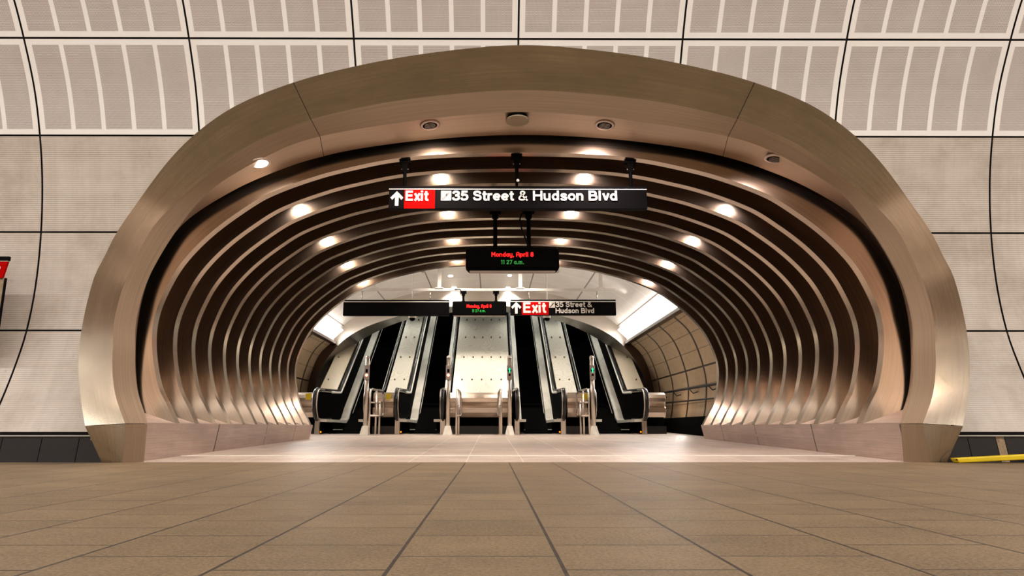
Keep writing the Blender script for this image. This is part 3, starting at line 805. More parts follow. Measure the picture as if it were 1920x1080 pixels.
# ------------------------------------------------------------------ near sign
YS = 7.84
x0, x1, z0, z1 = R2(729, 349, 1213, 391, YS)
sg = thing('overhead_sign', 'long black overhead exit sign reading 35 Street & Hudson Blvd on one line', 'sign', ((x0 + x1) / 2, YS, z0))
mb = MB(); mb.box(x0, x1, YS, YS + 0.10, z0, z1); mb.build('sign_body', M['signblack'], sg, bevel=0.003)
plate('top_line', 729.5, 354.2, 1212.5, 355.6, YS, M['whitepaint'], sg)
o = plate('exit_plate', 758, 356, 815.5, 391, YS, M['red'], sg, 0.003); tag(o, 'red plate with the word Exit')
arrow(732, 358.5, 756, 385.5, YS - 0.005, sg)
a = R2(760.5, 358, 805.5, 376.8, YS); text_mesh('Exit', a[0], a[1], a[2], a[3], YS - 0.006, M['white'], sg, bold=0.20)
pictogram(827, 358, 846, 376, YS - 0.001, sg)
a = R2(847.5, 358, 1157, 376.5, YS); text_mesh('35 Street & Hudson Blvd', a[0], a[1], a[2], a[3], YS - 0.005, M['white'], sg, bold=0.20)
mb = MB(); xa = at(817, 370, YS).x; mb.box(xa, xa + 0.006, YS - 0.002, YS, z0, z1 - 0.05); mb.build('divider', M['matteblack'], sg)
ztop = lambda x: min((p for p in RIB), key=lambda p: abs(p.x + XCR - x) + (10 if p.z < 2 else 0)).z
def hanger(px, ytop, pybot, Y, parent, ball=False, pyrib=None, r=0.028, wide=0.14):
    x = at(px, pyrib, Y).x; zt = ztop(x); zb = at(px, pybot, Y).z
    h = MB(); h.box(x - wide / 2, x + wide / 2, Y - 0.035, Y + 0.05, zt - 0.030, zt - 0.002)
    h.box(x - wide * 0.32, x + wide * 0.32, Y - 0.025, Y + 0.03, zt - 0.055, zt - 0.030)
    h.box(x - 0.034, x + 0.034, Y - 0.022, Y + 0.022, zt - 0.15, zt - 0.05)
    h.tube([(x, Y, zt - 0.15), (x, Y, zb)], [r * 0.9, r * 0.62], 10)
    o = h.build('hanger', M['matteblack'], parent, bevel=0.003)
    b = MB()
    for sx in (-1, 1):
        b.lathe((x + sx * 0.040, Y - 0.012, zt - 0.11), [(0.001, -0.008), (0.008, 0), (0.001, 0.008)], 8)
    b.build('bolt', M['steel_o'], o)
    if ball:
        b = MB(); b.lathe((x, Y - 0.02, zb + 0.02), [(0.001, -0.021), (0.013, -0.016), (0.021, 0), (0.013, 0.016), (0.001, 0.021)], 16); b.build('ball', M['whitepaint'], parent)
    return o
hanger(760, 0, 350, YS + 0.05, sg, pyrib=300)
hanger(1181, 0, 350, YS + 0.05, sg, pyrib=300)
o = hanger(968.5, 0, 350, YS + 0.05, sg, ball=False, pyrib=290)
b = MB(); q = at(971, 338.5, YS + 0.01); b.lathe(q, [(0.001, -0.020), (0.012, -0.016), (0.020, 0), (0.012, 0.016), (0.001, 0.020)], 16); b.build('ball', M['whitepaint'], sg)

# ------------------------------------------------------------------ LED displays
def led_display(px0, py0, px1, py1, Y, depth, label, red, green, hpx, group, top=None, cable=None, cham=0.05):
    x0, x1, z0, z1 = R2(px0, py0, px1, py1, Y)
    t = thing('led_display', label, 'display', ((x0 + x1) / 2, Y, z0), group)
    mb = MB(); mb.box(x0, x1, Y, Y + depth, z0, z1); mb.build('case', M['matteblack'], t, bevel=cham, seg=1)
    mb = MB(); mb.box(x0 + cham * 1.2, x1 - cham * 1.2, Y + cham * 1.1, Y + depth - cham, z0 - 0.006, z0 + 0.002); mb.build('bottom_panel', M['greybox'], t)
    for (txt, r, mt) in ((red[0], red[1:], M['led_red']), (green[0], green[1:], M['led_green'])):
        a = R2(*r, Y); text_mesh(txt, a[0], a[1], a[2], a[3], Y - 0.004, mt, t, 'lettering', bold=0.17)
    for i, px in enumerate(hpx):
        x = at(px, top, Y + depth / 2).x
        zt = at(px, top, Y + depth / 2).z if cable == 'bar' else ztop(x)
        s_ = 1.0 if cable != 'bar' else 0.8
        h = MB(); h.box(x - 0.09 * s_, x + 0.09 * s_, Y + depth / 2 - 0.06, Y + depth / 2 + 0.06, zt - 0.05, zt - 0.003)
        h.box(x - 0.05 * s_, x + 0.05 * s_, Y + depth / 2 - 0.05, Y + depth / 2 + 0.05, zt - 0.13 * s_, zt - 0.045)
        for sx in (-1, 1): h.tube([(x + sx * 0.075 * s_, Y + depth / 2 - 0.06, zt + 0.0), (x + sx * 0.075 * s_, Y + depth / 2 - 0.06, zt - 0.09)], 0.009, 8)
        h.tube([(x, Y + depth / 2, zt - 0.1 * s_), (x, Y + depth / 2, z1 - 0.01)], 0.034 * s_, 14)
        h.lathe((x, Y + depth / 2, z1 - 0.002), [(0.055, 0), (0.055, 0.012), (0.036, 0.03)], 14)
        h.build('hanger', M['matteblack'], t)
    return t, (x0, x1, z0, z1)
YL = 9.88
ld, rc = led_display(873, 462, 1049, 506, YL, 0.27, 'larger black LED display under the long exit sign, showing date and time', ('Monday, April 8', 921.5, 473, 1000.5, 481.5), ('11 27 a.m.', 939, 487.5, 982.5, 495.5), (928.5, 991), 'LED clock displays', top=404)
xa = at(984, 404, YL + .1).x; zt = ztop(xa)
mb = MB(); mb.tube([(xa, YL + .1, zt - .03), (xa - .06, YL + .08, zt - .10), (xa - .085, YL + .08, zt - .2), (xa - .05, YL + .09, zt - .33), (xa + .06, YL + .1, rc[3] + 0.0)], 0.014, 8)
mb.build('cable', M['cord'], ld)

# ------------------------------------------------------------------ escalator hall
YW = 20.9
H_T = [(808, 317), (770, 324), (732, 325), (690, 314), (662, 300), (642, 279)]
HC_T = [(642, 279), (612, 258), (592, 233), (575, 203), (558, 158), (546, 98), (541, 0)]
XH = 901
def prof(tab, sgn, Y=YW):
    return [at(XH + sgn * h, y, Y) for (y, h) in tab]
YN = YE - 0.1
for sgn, wh in ((-1, 'left'), (1, 'right')):
    pr = resample(catmull(prof(H_T, sgn), 6), 24)
    pr = [Vector((p.x, YW, p.z)) for p in pr]; pr[0].z = fz(19) - 0.1
    mb = MB(); L = 0; n = len(pr)
    for i in range(n - 1):
        l = (pr[i + 1] - pr[i]).length
        for (ya, yb) in ((YN, YW),):
            a = Vector((pr[i].x, ya, pr[i].z)); b = Vector((pr[i].x, yb, pr[i].z)); c = Vector((pr[i + 1].x, yb, pr[i + 1].z)); d = Vector((pr[i + 1].x, ya, pr[i + 1].z))
            mb.quad(a, b, c, d, [(YW - ya, L), (0, L), (0, L + l), (YW - ya, L + l)], 0, True)
        L += l
    struct(mb.build('wall_hall_' + wh, M['halltile']))
    # black base along the hall wall
    x = pr[0].x; mb = MB(); xa = at(XH + sgn * 317, 790, YW).x
    mb.box(min(xa - sgn * 0.06, xa + sgn * .1), max(xa - sgn * 0.06, xa + sgn * .1), YN, YW - 0.1, fz(14) - 0.05, at(1220, 786, YW).z)
    struct(mb.build('baseboard_' + wh, M['matteblack']))
    # dark ledge and glowing cove strip
    e = pr[-1]
    mb = MB(); mb.box(min(e.x, e.x - sgn * 0.16), max(e.x, e.x - sgn * 0.16), YN, YW, e.z - 0.06, e.z + 0.02)
    struct(mb.build('trim_4' if sgn < 0 else 'trim_5', M['brown']))
    t = thing('cove_light', 'glowing linear light strip where the %s hall wall meets the ceiling' % wh, 'lamp', (e.x, (YN + YW) / 2, e.z), 'cove lights of the escalator hall')
    x2, z2 = e.x - sgn * 0.42, e.z + 0.34
    mb = MB(); pl = [(e.x - sgn * 0.10, e.z + 0.04), (x2, z2), (x2 + sgn * 0.05, z2 + 0.06), (e.x + sgn * 0.0, e.z + 0.16)]
    mb.prism(pl, YN + 0.3, YW - 0.35, axis='y'); mb.build('diffuser', M['cove'], t)
    mb = MB(); mb.prism([(e.x - sgn * 0.16, e.z + 0.02), (e.x - sgn * 0.12, e.z + 0.07), (e.x + sgn * 0.05, e.z + 0.07), (e.x + sgn * 0.05, e.z + 0.02)], YN + 0.2, YW - 0.3, axis='y')
    mb.build('channel', M['whitepaint'], t)
    lo = lamp('cove_light_lamp', 'AREA', (e.x - sgn * 0.42, (YN + YW) / 2, e.z + 0.02), 120, (1, .94, .88), shape='RECTANGLE', size=0.3, size_y=6.0)
    aim(lo, (HC, (YN + YW) / 2, 1.2))
cp = prof(HC_T, -1) + prof(HC_T, 1)[::-1][1:]
cp = resample(catmull(cp, 6), 60)
mb = MB(); L = -sum((b - a).length for a, b in zip(cp, cp[1:])) / 2
for i in range(59):
    l = (cp[i + 1] - cp[i]).length; a, d = cp[i], cp[i + 1]
    mb.quad((a.x, YN, a.z), (a.x, YW, a.z), (d.x, YW, d.z), (d.x, YN, d.z), [(YW - YN, L), (0, L), (0, L + l), (YW - YN, L + l)], 0, True); L += l
struct(mb.build('ceiling_hall', M['hallceil']))
# back of the passage: a wall round the last rib (seen only from inside the hall)
hp = [at(XH - 330, 850, YW)] + prof(H_T, -1) + prof(HC_T, -1)[1:] + prof(HC_T, 1)[::-1][1:] + prof(H_T, 1)[::-1][1:] + [at(XH + 330, 850, YW)]
ho = resample([Vector((p.x, YN, p.z)) for p in hp], 121); hi_ = resample([Vector((p.x + XCR, YN, p.z)) for p in shell], 121)
mb = MB(); mb.loft([ho, hi_]); struct(mb.build('wall_hall_back', M['ceil']))

# the great arch round the escalator bank
O_T = [(812, 318), (770, 326), (732, 326), (690, 315), (662, 301), (641, 280), (612, 258), (592, 233), (575, 203), (558, 158), (546, 98), (541, 0)]
M_T = [(812, 302), (770, 310), (732, 310), (702, 304), (677, 291), (652, 271), (632, 249), (612, 212), (597, 168), (583, 110), (573, 40), (571, 0)]
I_T = [(812, 292), (770, 298), (732, 295), (707, 286), (685, 274), (668, 260), (652, 244), (625, 201), (604, 152), (592, 98), (584, 35), (583, 0)]
ro = half_ring(O_T, XH, lambda x, y: at(x, y, YW)); rm = half_ring(M_T, XH, lambda x, y: at(x, y, YW - 0.12)); rin = half_ring(I_T, XH, lambda x, y: at(x, y, YW + 0.9))
arch = thing('escalator_arch', 'pale steel arch with dark inner reveal around the escalator bank', 'arch', (HC, YW, 0.2))
kk = [i for i in range(NR) if ro[i].z > at(XH, 641, YW).z]; ka, kb = kk[0], kk[-1]
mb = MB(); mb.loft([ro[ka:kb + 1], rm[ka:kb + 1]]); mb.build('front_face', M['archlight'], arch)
for (a, b) in ((0, ka), (kb, NR - 1)):  # lower part of the face in brown: a reflection put into the colour
    mb = MB(); mb.loft([ro[a:b + 1], rm[a:b + 1]]); mb.build('brown_reflection_leg', M['brown'], arch)
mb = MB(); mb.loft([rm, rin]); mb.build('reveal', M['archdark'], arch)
# dark inclined shaft behind it
SL = math.tan(math.radians(34)); YD = 19.4; ZD = at(905, 736, YD).z
ys0 = YW + 0.92; zr0 = rin[NR // 2].z + 0.25
sp_ = [(ys0, -0.5), (ys0, zr0), (ys0 + 13, zr0 + 13 * SL), (ys0 + 13, -0.5)]
for sx, nm in ((-6.15, 'wall_shaft_left'), (6.15, 'wall_shaft_right')):
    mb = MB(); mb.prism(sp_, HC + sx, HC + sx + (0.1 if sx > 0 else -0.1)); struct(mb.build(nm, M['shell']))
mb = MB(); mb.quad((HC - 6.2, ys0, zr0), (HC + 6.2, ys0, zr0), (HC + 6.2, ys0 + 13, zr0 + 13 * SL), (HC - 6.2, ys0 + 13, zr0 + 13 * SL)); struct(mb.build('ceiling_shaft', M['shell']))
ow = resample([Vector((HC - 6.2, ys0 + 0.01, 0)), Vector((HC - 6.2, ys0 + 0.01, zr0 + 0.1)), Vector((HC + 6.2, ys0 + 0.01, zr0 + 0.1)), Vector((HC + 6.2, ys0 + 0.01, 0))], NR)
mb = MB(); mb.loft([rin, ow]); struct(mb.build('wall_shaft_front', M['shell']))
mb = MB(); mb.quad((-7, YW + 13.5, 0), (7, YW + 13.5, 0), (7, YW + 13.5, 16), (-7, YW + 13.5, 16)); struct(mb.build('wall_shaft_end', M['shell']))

# ------------------------------------------------------------------ escalators and decks
def dline(y): return ZD if y < YD else ZD + (y - YD) * SL
Y2 = 31.0; Z2 = dline(Y2)
xw = lambda px: at(px, 736, YD).x
DX = [(xw(560), xw(635)), (xw(721.5), xw(765.5)), (xw(844.5), xw(960.5)), (xw(1041), xw(1084.5)), (xw(1173), xw(1250))]
DX[0] = (DX[0][1] - 0.62, DX[0][1]); DX[4] = (DX[4][0], DX[4][0] + 0.62)
deck_lab = ['tan inclined deck at the far left of the escalator bank', 'narrow white inclined deck between the two left escalators', 'wide white inclined deck in the centre of the escalator bank',
            'narrow white inclined deck between the two right escalators', 'tan inclined deck at the far right of the escalator bank']
def plane_hit(px, py):
    """pixel ray on the inclined deck plane"""
    d = ray(px, py); # z - ZD = (y-YD)*SL
    t = ((ZD - CAM.z) - (YD - CAM.y) * SL) / (d.z - d.y * SL); return CAM + d * t
for i, (xa, xb) in enumerate(DX):
    t = thing('escalator_deck', deck_lab[i], 'escalator deck', ((xa + xb) / 2, YD, fz(19)), 'inclined decks between the escalators')
    mb = MB(); g = 0.055
    mb.quad((xa + g, YD - 0.12, ZD - 0.01), (xb - g, YD - 0.12, ZD - 0.01), (xb - g, Y2, Z2), (xa + g, Y2, Z2), [(xa, 0), (xb, 0), (xb, 14), (xa, 14)])
    mb.quad((xa + g, YD - 0.12, ZD - 0.01), (xa + g, Y2, Z2), (xa + g, Y2, Z2 - 0.3), (xa + g, YD, ZD - 0.3)); mb.quad((xb - g, YD - 0.12, ZD - 0.01), (xb - g, Y2, Z2), (xb - g, Y2, Z2 - 0.3), (xb - g, YD, ZD - 0.3))
    if i in (0, 4):
        yb = YW + 0.95; zb_ = dline(yb); xo = HC + (-6.1 if i == 0 else 6.1); xi_ = xa + g if i == 0 else xb - g
        mb.quad((xi_, yb, zb_), (xi_, Y2, Z2), (xo, Y2, Z2), (xo, yb, zb_), [(xi_, 3), (xi_, 14), (xo, 14), (xo, 3)])
        mb.quad((xi_, yb, zb_), (xo, yb, zb_), (xo, yb, 0.2), (xi_, yb, 0.2))
    mb.build('deck_panel', M['decktan'] if i in (0, 4) else M['deck'], t)
    cols = {0: (0.30,), 1: (0.30, 0.72), 2: (0.175, 0.34, 0.50, 0.66, 0.825), 3: (0.28, 0.70), 4: (0.70,)}[i]
    for r_, py in enumerate((716.5, 674, 636.5, 603)):
        y = plane_hit(905, py).y; z = dline(y)
        for c_ in cols:
            x = xa + (xb - xa) * c_
            if i in (0, 4) and r_ == 3: continue
            mb = MB(); mb.lathe((x, y, z - 0.01), [(0.024, 0), (0.024, 0.10), (0.018, 0.115)], 10); mb.build('stud', M['stud'], t)
    # steel housing at the foot of the deck
    yf = 17.05 if i != 2 else 17.15
    f0 = fz(yf); x_in = 0.07
    hs = MB()
    pl = [(YD - 0.1, ZD - 0.02), (yf + 0.35, ZD - 0.10), (yf + 0.16, ZD - 0.115), (yf + 0.05, ZD - 0.17), (yf, ZD - 0.26), (yf + 0.02, ZD - 0.35), (yf + 0.10, ZD - 0.43), (yf + 0.13, ZD - 0.47),
          (yf + 0.02, ZD - 0.50), (yf + 0.02, ZD - 0.62), (yf + 0.10, ZD - 0.74), (YD - 0.1, ZD - 0.74)]
    hs.prism(pl, xa + x_in, xb - x_in)
    hs.build('end_housing', M['housing'], t, bevel=0.012)
    hb = MB(); hb.box(xa + x_in, xb - x_in, yf + 0.32, YD - 0.1, f0 - 0.05, ZD - 0.74); hb.build('toe_recess', M['matteblack'], t)
    hb = MB(); hb.box(xa + 0.04, xb - 0.04, yf + 0.22, yf + 0.34, f0 - 0.01, f0 + 0.20); hb.build('toe_plate', M['black'], t)
    if i in (1, 3, 2, 0):
        a, b_ = {0: (0.95, 0.99), 1: (0.60, 0.78), 2: (0.87, 0.92), 3: (0.66, 0.90)}[i]
        if i != 2:
            xs = xa + (xb - xa) * a; xe_ = xa + (xb - xa) * b_
            if i == 0: xs, xe_ = xb - 0.30, xb - 0.16
            s_ = MB(); s_.box(xs, xe_, yf - 0.012, yf + 0.03, ZD - 0.30, ZD - 0.145); s_.build('yellow_sticker', M['yellow'], t)
def balustrade(x, side, t):
    """one balustrade at x; side=+1 when the well lies to its right"""
    yn = 16.75; dx = 0.06 * side
    def x_(a): return x + a * side
    lo, hi = min(x, x + dx), max(x, x + dx)
    top = [(yn + 0.06, ZD - 0.10), (YD - 0.25, ZD - 0.03), (YD, ZD), (YD + 0.25, dline(YD + 0.25) - 0.0), (Y2, Z2)]
    SK = 0.80                                                   # panel drop
    bot = [(Y2, Z2 - SK * 1.05), (YD + 0.35, dline(YD + 0.35) - SK * 1.05), (YD - 0.1, ZD - SK - 0.03), (yn + 0.22, ZD - SK - 0.03), (yn + 0.06, ZD - SK + 0.15), (yn, ZD - 0.45), (yn, ZD - 0.22)]
    mb = MB(); mb.prism(top + bot, lo, hi); mb.build('balustrade_panel', M['matteblack'], t)
    # newel with the black handrail turning round it
    hr = [(YD - 1.0, ZD - SK + 0.03), (yn + 0.1, ZD - SK + 0.03), (yn - 0.07, ZD - SK + 0.20), (yn - 0.13, ZD - 0.45), (yn - 0.10, ZD - 0.17), (yn + 0.03, ZD - 0.06), (yn + 0.3, ZD - 0.045), (YD - 0.25, ZD + 0.03), (YD, ZD + 0.05), (YD + 0.3, dline(YD + 0.3) + 0.05), (Y2, Z2 + 0.05)]
    pts = resample(catmull([Vector((x + dx * 0.5, a, b)) for a, b in hr[:9]], 6), 50) + [Vector((x + dx * 0.5, a, b)) for a, b in hr[9:]]
    mb = MB(); mb.tube(pts, 0.042, 10); mb.build('handrail', M['handrail'], t)
    # pale steel guide under the handrail, on the well side
    g = [(p.y, p.z - 0.05) for p in pts[38:]]
    mb = MB(); xg = x_(0.07)
    mb.tube([Vector((xg, a, b)) for a, b in g], 0.030, 8); mb.build('handrail_guide', M['rubsteel'], t)
    ng = [p for p in pts[8:30]]
    mb = MB(); mb.tube([p + Vector((dx * 0.9, 0.07, 0)) for p in ng], 0.016, 8); mb.build('newel_edge', M['steel_o'], t)
    # skirt: pale strip low on the well side
    s0 = ZD - SK + 0.0
    def inc(y, dz): return (y, dline(y) - SK + dz)
    led_ = [(yn + 0.30, s0 + 0.01), (YD - 0.02, s0 + 0.01), (YD + 0.22, s0 + 0.07), inc(YD + 0.5, 0.0), inc(Y2, 0.0)]
    dn = [inc(Y2, -0.10), inc(YD + 0.55, -0.10), (YD + 0.27, s0 - 0.03), (YD + 0.02, s0 - 0.07), (yn + 0.30, s0 - 0.05)]
    a_, b_ = sorted((x_(0.055), x_(0.27)))
    mb = MB(); mb.prism(led_ + dn, a_, b_); mb.build('skirt', M['rubsteel'], t)
    a_, b_ = sorted((x_(0.23), x_(0.262)))
    mb = MB(); mb.prism([(YD - 1.6, s0 - 0.04), (YD + 0.02, s0 - 0.06), inc(YD + 0.5, -0.09), inc(Y2, -0.09), inc(Y2, -0.32), inc(YD + 0.62, -0.32), (YD + 0.35, s0 - 0.20), (YD + 0.05, s0 - 0.26), (YD - 1.6, s0 - 0.26)], a_, b_); mb.build('skirt_panel', M['matteblack'], t)
    ln = catmull([Vector((x_(0.27), a, b)) for a, b in [(YD - 1.6, s0 - 0.25), (YD - 0.3, s0 - 0.25), (YD + 0.15, s0 - 0.23), inc(YD + 0.62, -0.31), inc(YD + 1.2, -0.31)]], 6) + [Vector((x_(0.27), *inc(Y2, -0.31)))]
    mb = MB(); mb.tube(ln, 0.011, 6); mb.build('skirt_edge', M['rubsteel'], t)
    bx = MB(); bx.box(*sorted((x_(-0.02), x_(0.10))), yn + 0.25, yn + 0.34, fz(17) - 0.02, s0 + 0.01); bx.build('skirt_end', M['steel_o'], t)
    bx = MB(); bx.box(*sorted((x_(-0.02), x_(0.055))), yn + 0.32, Y2 - 8, fz(17) - 0.02, s0 - 0.02); bx.build('skirt_base', M['matteblack'], t)
esc_lab = ['escalator at the far left, black treads, between the tan deck and the narrow deck', 'escalator left of the wide centre deck', 'escalator right of the wide centre deck', 'escalator at the far right beside the tan deck']
for i in range(4):
    xa, xb = DX[i][1], DX[i + 1][0]
    t = thing('escalator', esc_lab[i], 'escalator', ((xa + xb) / 2, 17.2, fz(17)), 'escalators of the bank')
    balustrade(xa, 1, t); balustrade(xb, -1, t)
    st = MB(); poly = []; y = 18.4; z = fz(19) + 0.0; rise = 0.40 * SL
    poly.append((17.6, z))
    poly.append((19.9, z)); y = 19.9
    while y < Y2:
        z += rise; poly.append((y, z)); y += 0.40; poly.append((y, z))
    poly += [(y, z - 3), (17.6, fz(19) - 0.4)]
    st.prism(poly, xa + 0.27, xb - 0.27); st.build('steps', M['matteblack'], t)
    c_ = MB(); c_.box(xa + 0.27, xb - 0.27, 17.25, 17.65, fz(17.3) - 0.01, fz(17.3) + 0.012); c_.build('comb_plate', M['black'], t)
    xlamp = xa + 0.13 if i < 2 else xb - 0.13
    l_ = MB(); l_.lathe((xlamp, 17.05, fz(17) + 0.055), [(0.001, -0.02), (0.018, -0.015), (0.02, 0), (0.015, 0.018), (0.001, 0.022)], 10); l_.build('amber_lamp', M['amber'], t)
# lamps of the shaft, on its roof
for k in range(4):
    y = 22.6 + 2.3 * k
    for x in (-3.75, -1.8, 1.2, 3.2):
        z = zr0 + (y - ys0) * SL - 0.09
        t = thing('shaft_lamp', 'lamp on the roof of the escalator shaft', 'lamp', (x, y, z), 'lamps on the shaft roof')
        mb = MB(); mb.lathe((x, y, z), [(0.10, 0.0), (0.11, 0.02), (0.11, 0.08)], 16); mb.build('body', M['whitepaint'], t)
        lo = lamp('shaft_lamp_light', 'SPOT', (x, y, z - 0.03), 75, (1, .97, .86), spot_size=math.radians(130), spot_blend=0.8, shadow_soft_size=0.1)

# ------------------------------------------------------------------ hall downlights
for (px, py) in ((840, 517), (961, 516), (848, 541), (957, 541)):
    zc = at(XH, 541, YW).z - 0.015
    d = ray(px, py); tt = (zc - CAM.z) / d.z; p = CAM + d * tt
    if p.y > YW - 0.2: p.y = YW - 0.25
    t = thing('recessed_downlight', 'lit round downlight in the white hall ceiling, %s' % ({840: 'left one of the nearer pair', 961: 'right one of the nearer pair', 848: 'left one of the pair nearer the arch', 957: 'right one of the pair nearer the arch'}[px]), 'downlight', p, 'downlights in the hall ceiling')
    mb = MB(); mb.lathe(p, [(0.15, -0.004), (0.19, -0.004), (0.19, 0.02)], 24); mb.build('trim_ring', M['whitepaint'], t)
    mb = MB(); mb.lathe(p, [(0.001, -0.012), (0.145, -0.010), (0.148, 0.0)], 24); mb.build('lamp', M['hall_lamp'], t)
    lamp('hall_downlight_lamp', 'SPOT', p - Vector((0, 0, 0.06)), 170, (1, .88, .76), spot_size=math.radians(120), spot_blend=0.7, shadow_soft_size=0.12)

for (x, lab) in ((at(850, 540, 15.0).x, 'left'), (at(975, 540, 15.0).x, 'right')):
    yy = 14.75; zc = min(cp, key=lambda q: abs(q.x - x)).z - 0.012
    t = thing('recessed_downlight', 'hall ceiling downlight just before the signs, %s one, hidden by the passage ribs' % lab, 'downlight', (x, yy, zc), 'downlights in the hall ceiling')
    mb = MB(); mb.lathe((x, yy, zc), [(0.15, -0.004), (0.19, -0.004), (0.19, 0.02)], 24); mb.build('trim_ring', M['whitepaint'], t)
    mb = MB(); mb.lathe((x, yy, zc), [(0.001, -0.012), (0.145, -0.010), (0.148, 0.0)], 24); mb.build('lamp', M['hall_lamp'], t)
    lamp('hall_downlight_lamp', 'SPOT', (x, yy, zc - 0.06), 420, (1, .88, .76), spot_size=math.radians(110), spot_blend=0.7, shadow_soft_size=0.12)
# ------------------------------------------------------------------ hall signs on their rail
YB = 15.6
xa = at(650, 543.5, YB).x; xb = at(1153, 543.5, YB).x; zb = at(900, 543.5, YB).z
rail = thing('ceiling_rail', 'long pale horizontal rail hanging under the hall ceiling, carrying the signs', 'rail', ((xa + xb) / 2, YB, zb))
mb = MB(); mb.box(xa, xb, YB - 0.03, YB + 0.03, zb - 0.032, zb + 0.032); mb.build('bar', M['whitepaint'], rail, bevel=0.004)
for px in (702, 824, 975.5, 1126):
    x = at(px, 530, YB).x; zc = 4.8 if px < 1100 else 4.75
    hz = [p.z for p in cp if True]; cz = min(cp, key=lambda p: abs(p.x - x)).z
    mb = MB(); mb.box(x - 0.045, x + 0.045, YB - 0.03, YB + 0.03, zb + 0.03, cz + 0.02)
    mb.box(x - 0.10, x + 0.10, YB - 0.05, YB + 0.05, zb + 0.03, zb + 0.05); mb.build('post', M['whitepaint'], rail, bevel=0.004)
def rail_sign(px0, py0, px1, py1, label, hp):
    x0, x1, z0, z1 = R2(px0, py0, px1, py1, YB - 0.06)
    t = thing('overhead_sign', label, 'sign', ((x0 + x1) / 2, YB, z0), 'signs hanging from the hall rail')
    mb = MB(); mb.box(x0, x1, YB - 0.06, YB + 0.06, z0, z1); mb.build('sign_body', M['signblack'], t, bevel=0.004)
    a = R2(px0 + 0.5, py0 + 3.2, px1 - 0.5, py0 + 4.6, YB - 0.06); mb = MB(); mb.box(a[0], a[1], YB - 0.066, YB - 0.055, a[2], a[3]); mb.build('top_line', M['whitepaint'], t)
    for px in hp:
        x = at(px, 550, YB).x; mb = MB(); mb.tube([(x, YB, zb - 0.03), (x, YB, z1 - 0.01)], 0.012, 8); mb.lathe((x, YB, (zb + z1) / 2 - 0.02), [(0.018, 0), (0.018, 0.04)], 8); mb.build('hanger', M['steel_o'], t)
    return t
rail_sign(643.5, 562, 842, 591.5, 'blank black sign panel at the left end of the hall rail', (679, 807))
t = rail_sign(957, 561.5, 1155, 590.5, 'black hall exit sign with 35 Street & Hudson Blvd on two lines', (991.5, 1119))
ys = YB - 0.062
o = plate('exit_plate', 978.5, 566, 1028.5, 590.3, ys, M['red'], t); tag(o, 'red plate with the word Exit')
arrow(958.5, 566, 977.5, 588, ys - 0.003, t)
a = R2(981, 567, 1026, 586.5, ys); text_mesh('Exit', a[0], a[1], a[2], a[3], ys - 0.008, M['white'], t, bold=0.20)
pictogram(1029.5, 566.3, 1040.5, 577, ys - 0.002, t)
a = R2(1041.5, 566, 1110.5, 575.8, ys); text_mesh('35 Street &', a[0], a[1], a[2], a[3], ys - 0.006, M['white'], t, bold=0.19)
a = R2(1041.5, 577.7, 1114, 587.2, ys); text_mesh('Hudson Blvd', a[0], a[1], a[2], a[3], ys - 0.006, M['white'], t, bold=0.19)
ld2, rc2 = led_display(848, 564.5, 949.5, 591, YB - 0.09, 0.2, 'smaller black LED display between the two hall rail signs', ('Monday, April 8', 875, 570.8, 921.5, 577.3), ('11 27 a.m.', 885, 580, 910.5, 585.4), (869, 930), 'LED clock displays', top=546, cable='bar', cham=0.02)
xa = at(862, 543, YB - .05).x
mb = MB(); mb.tube([(xa - .12, YB - .05, zb - .005), (xa, YB - .07, zb + .0), (xa + .06, YB - .07, zb - .08), (xa + .11, YB - .02, zb - .17)], 0.012, 8); mb.build('cable', M['cord'], ld2)
# dome cameras on thin poles, one behind each hall sign
for (px, lab, pyd) in ((774, 'white dome camera on a thin pole behind the blank hall sign', 597), (1025, 'white dome camera on a thin pole behind the hall exit sign', 597)):
    Yc = YB + 0.35; x = at(px, 560, Yc).x; zt = min(cp, key=lambda p: abs(p.x - x)).z; z = at(px, 592, Yc).z
    t = thing('dome_camera', lab, 'camera', (x, Yc, z), 'dome cameras in the hall')
    mb = MB(); mb.tube([(x, Yc, zt + 0.02), (x, Yc, z)], 0.022, 10); mb.build('pole', M['whitepaint'], t)
    mb = MB(); mb.lathe((x, Yc, z), [(0.05, 0.04), (0.085, 0.02), (0.095, -0.03), (0.09, -0.06)], 20); mb.build('housing', M['whitepaint'], t)
    mb = MB(); mb.lathe((x, Yc, z - 0.06), [(0.075, 0), (0.07, -0.03), (0.05, -0.055), (0.02, -0.068), (0.001, -0.07)], 20); mb.build('dome', M['signblack'], t)
# twin emergency lights fixed to the hall ceiling
for (px, py, lab) in ((775, 512, 'twin head emergency light on the hall ceiling, left of the display'), (1027, 516, 'twin head emergency light on the hall ceiling, right of the display')):
    Yc = 17.6; p = at(px, py, Yc); x = p.x; zc = min(cp, key=lambda q: abs(q.x - x)).z - 0.02
    t = thing('emergency_light', lab, 'lamp', (x, Yc, zc), 'emergency lights on the hall ceiling')
    mb = MB(); mb.box(x - 0.16, x + 0.16, Yc - 0.05, Yc + 0.05, zc - 0.10, zc + 0.02); mb.build('body', M['whitepaint'], t, bevel=0.01)
    for sx in (-1, 1):
        mb = MB(); mb.tube([(x + sx * 0.17, Yc, zc - 0.05), (x + sx * 0.23, Yc, zc - 0.08)], 0.012, 8)
        mb.lathe((x + sx * 0.26, Yc - 0.04, zc - 0.09), [(0.025, 0.05), (0.05, 0.0), (0.052, -0.01)], 14, mat=Matrix.Rotation(PI / 2.6, 3, 'X')); mb.build('lamp_head', M['greybox'], t)
    mb = MB(); mb.box(x + 0.01, x + 0.05, Yc - 0.056, Yc - 0.05, zc - 0.10, zc - 0.01); mb.build('bracket', M['black'], t)

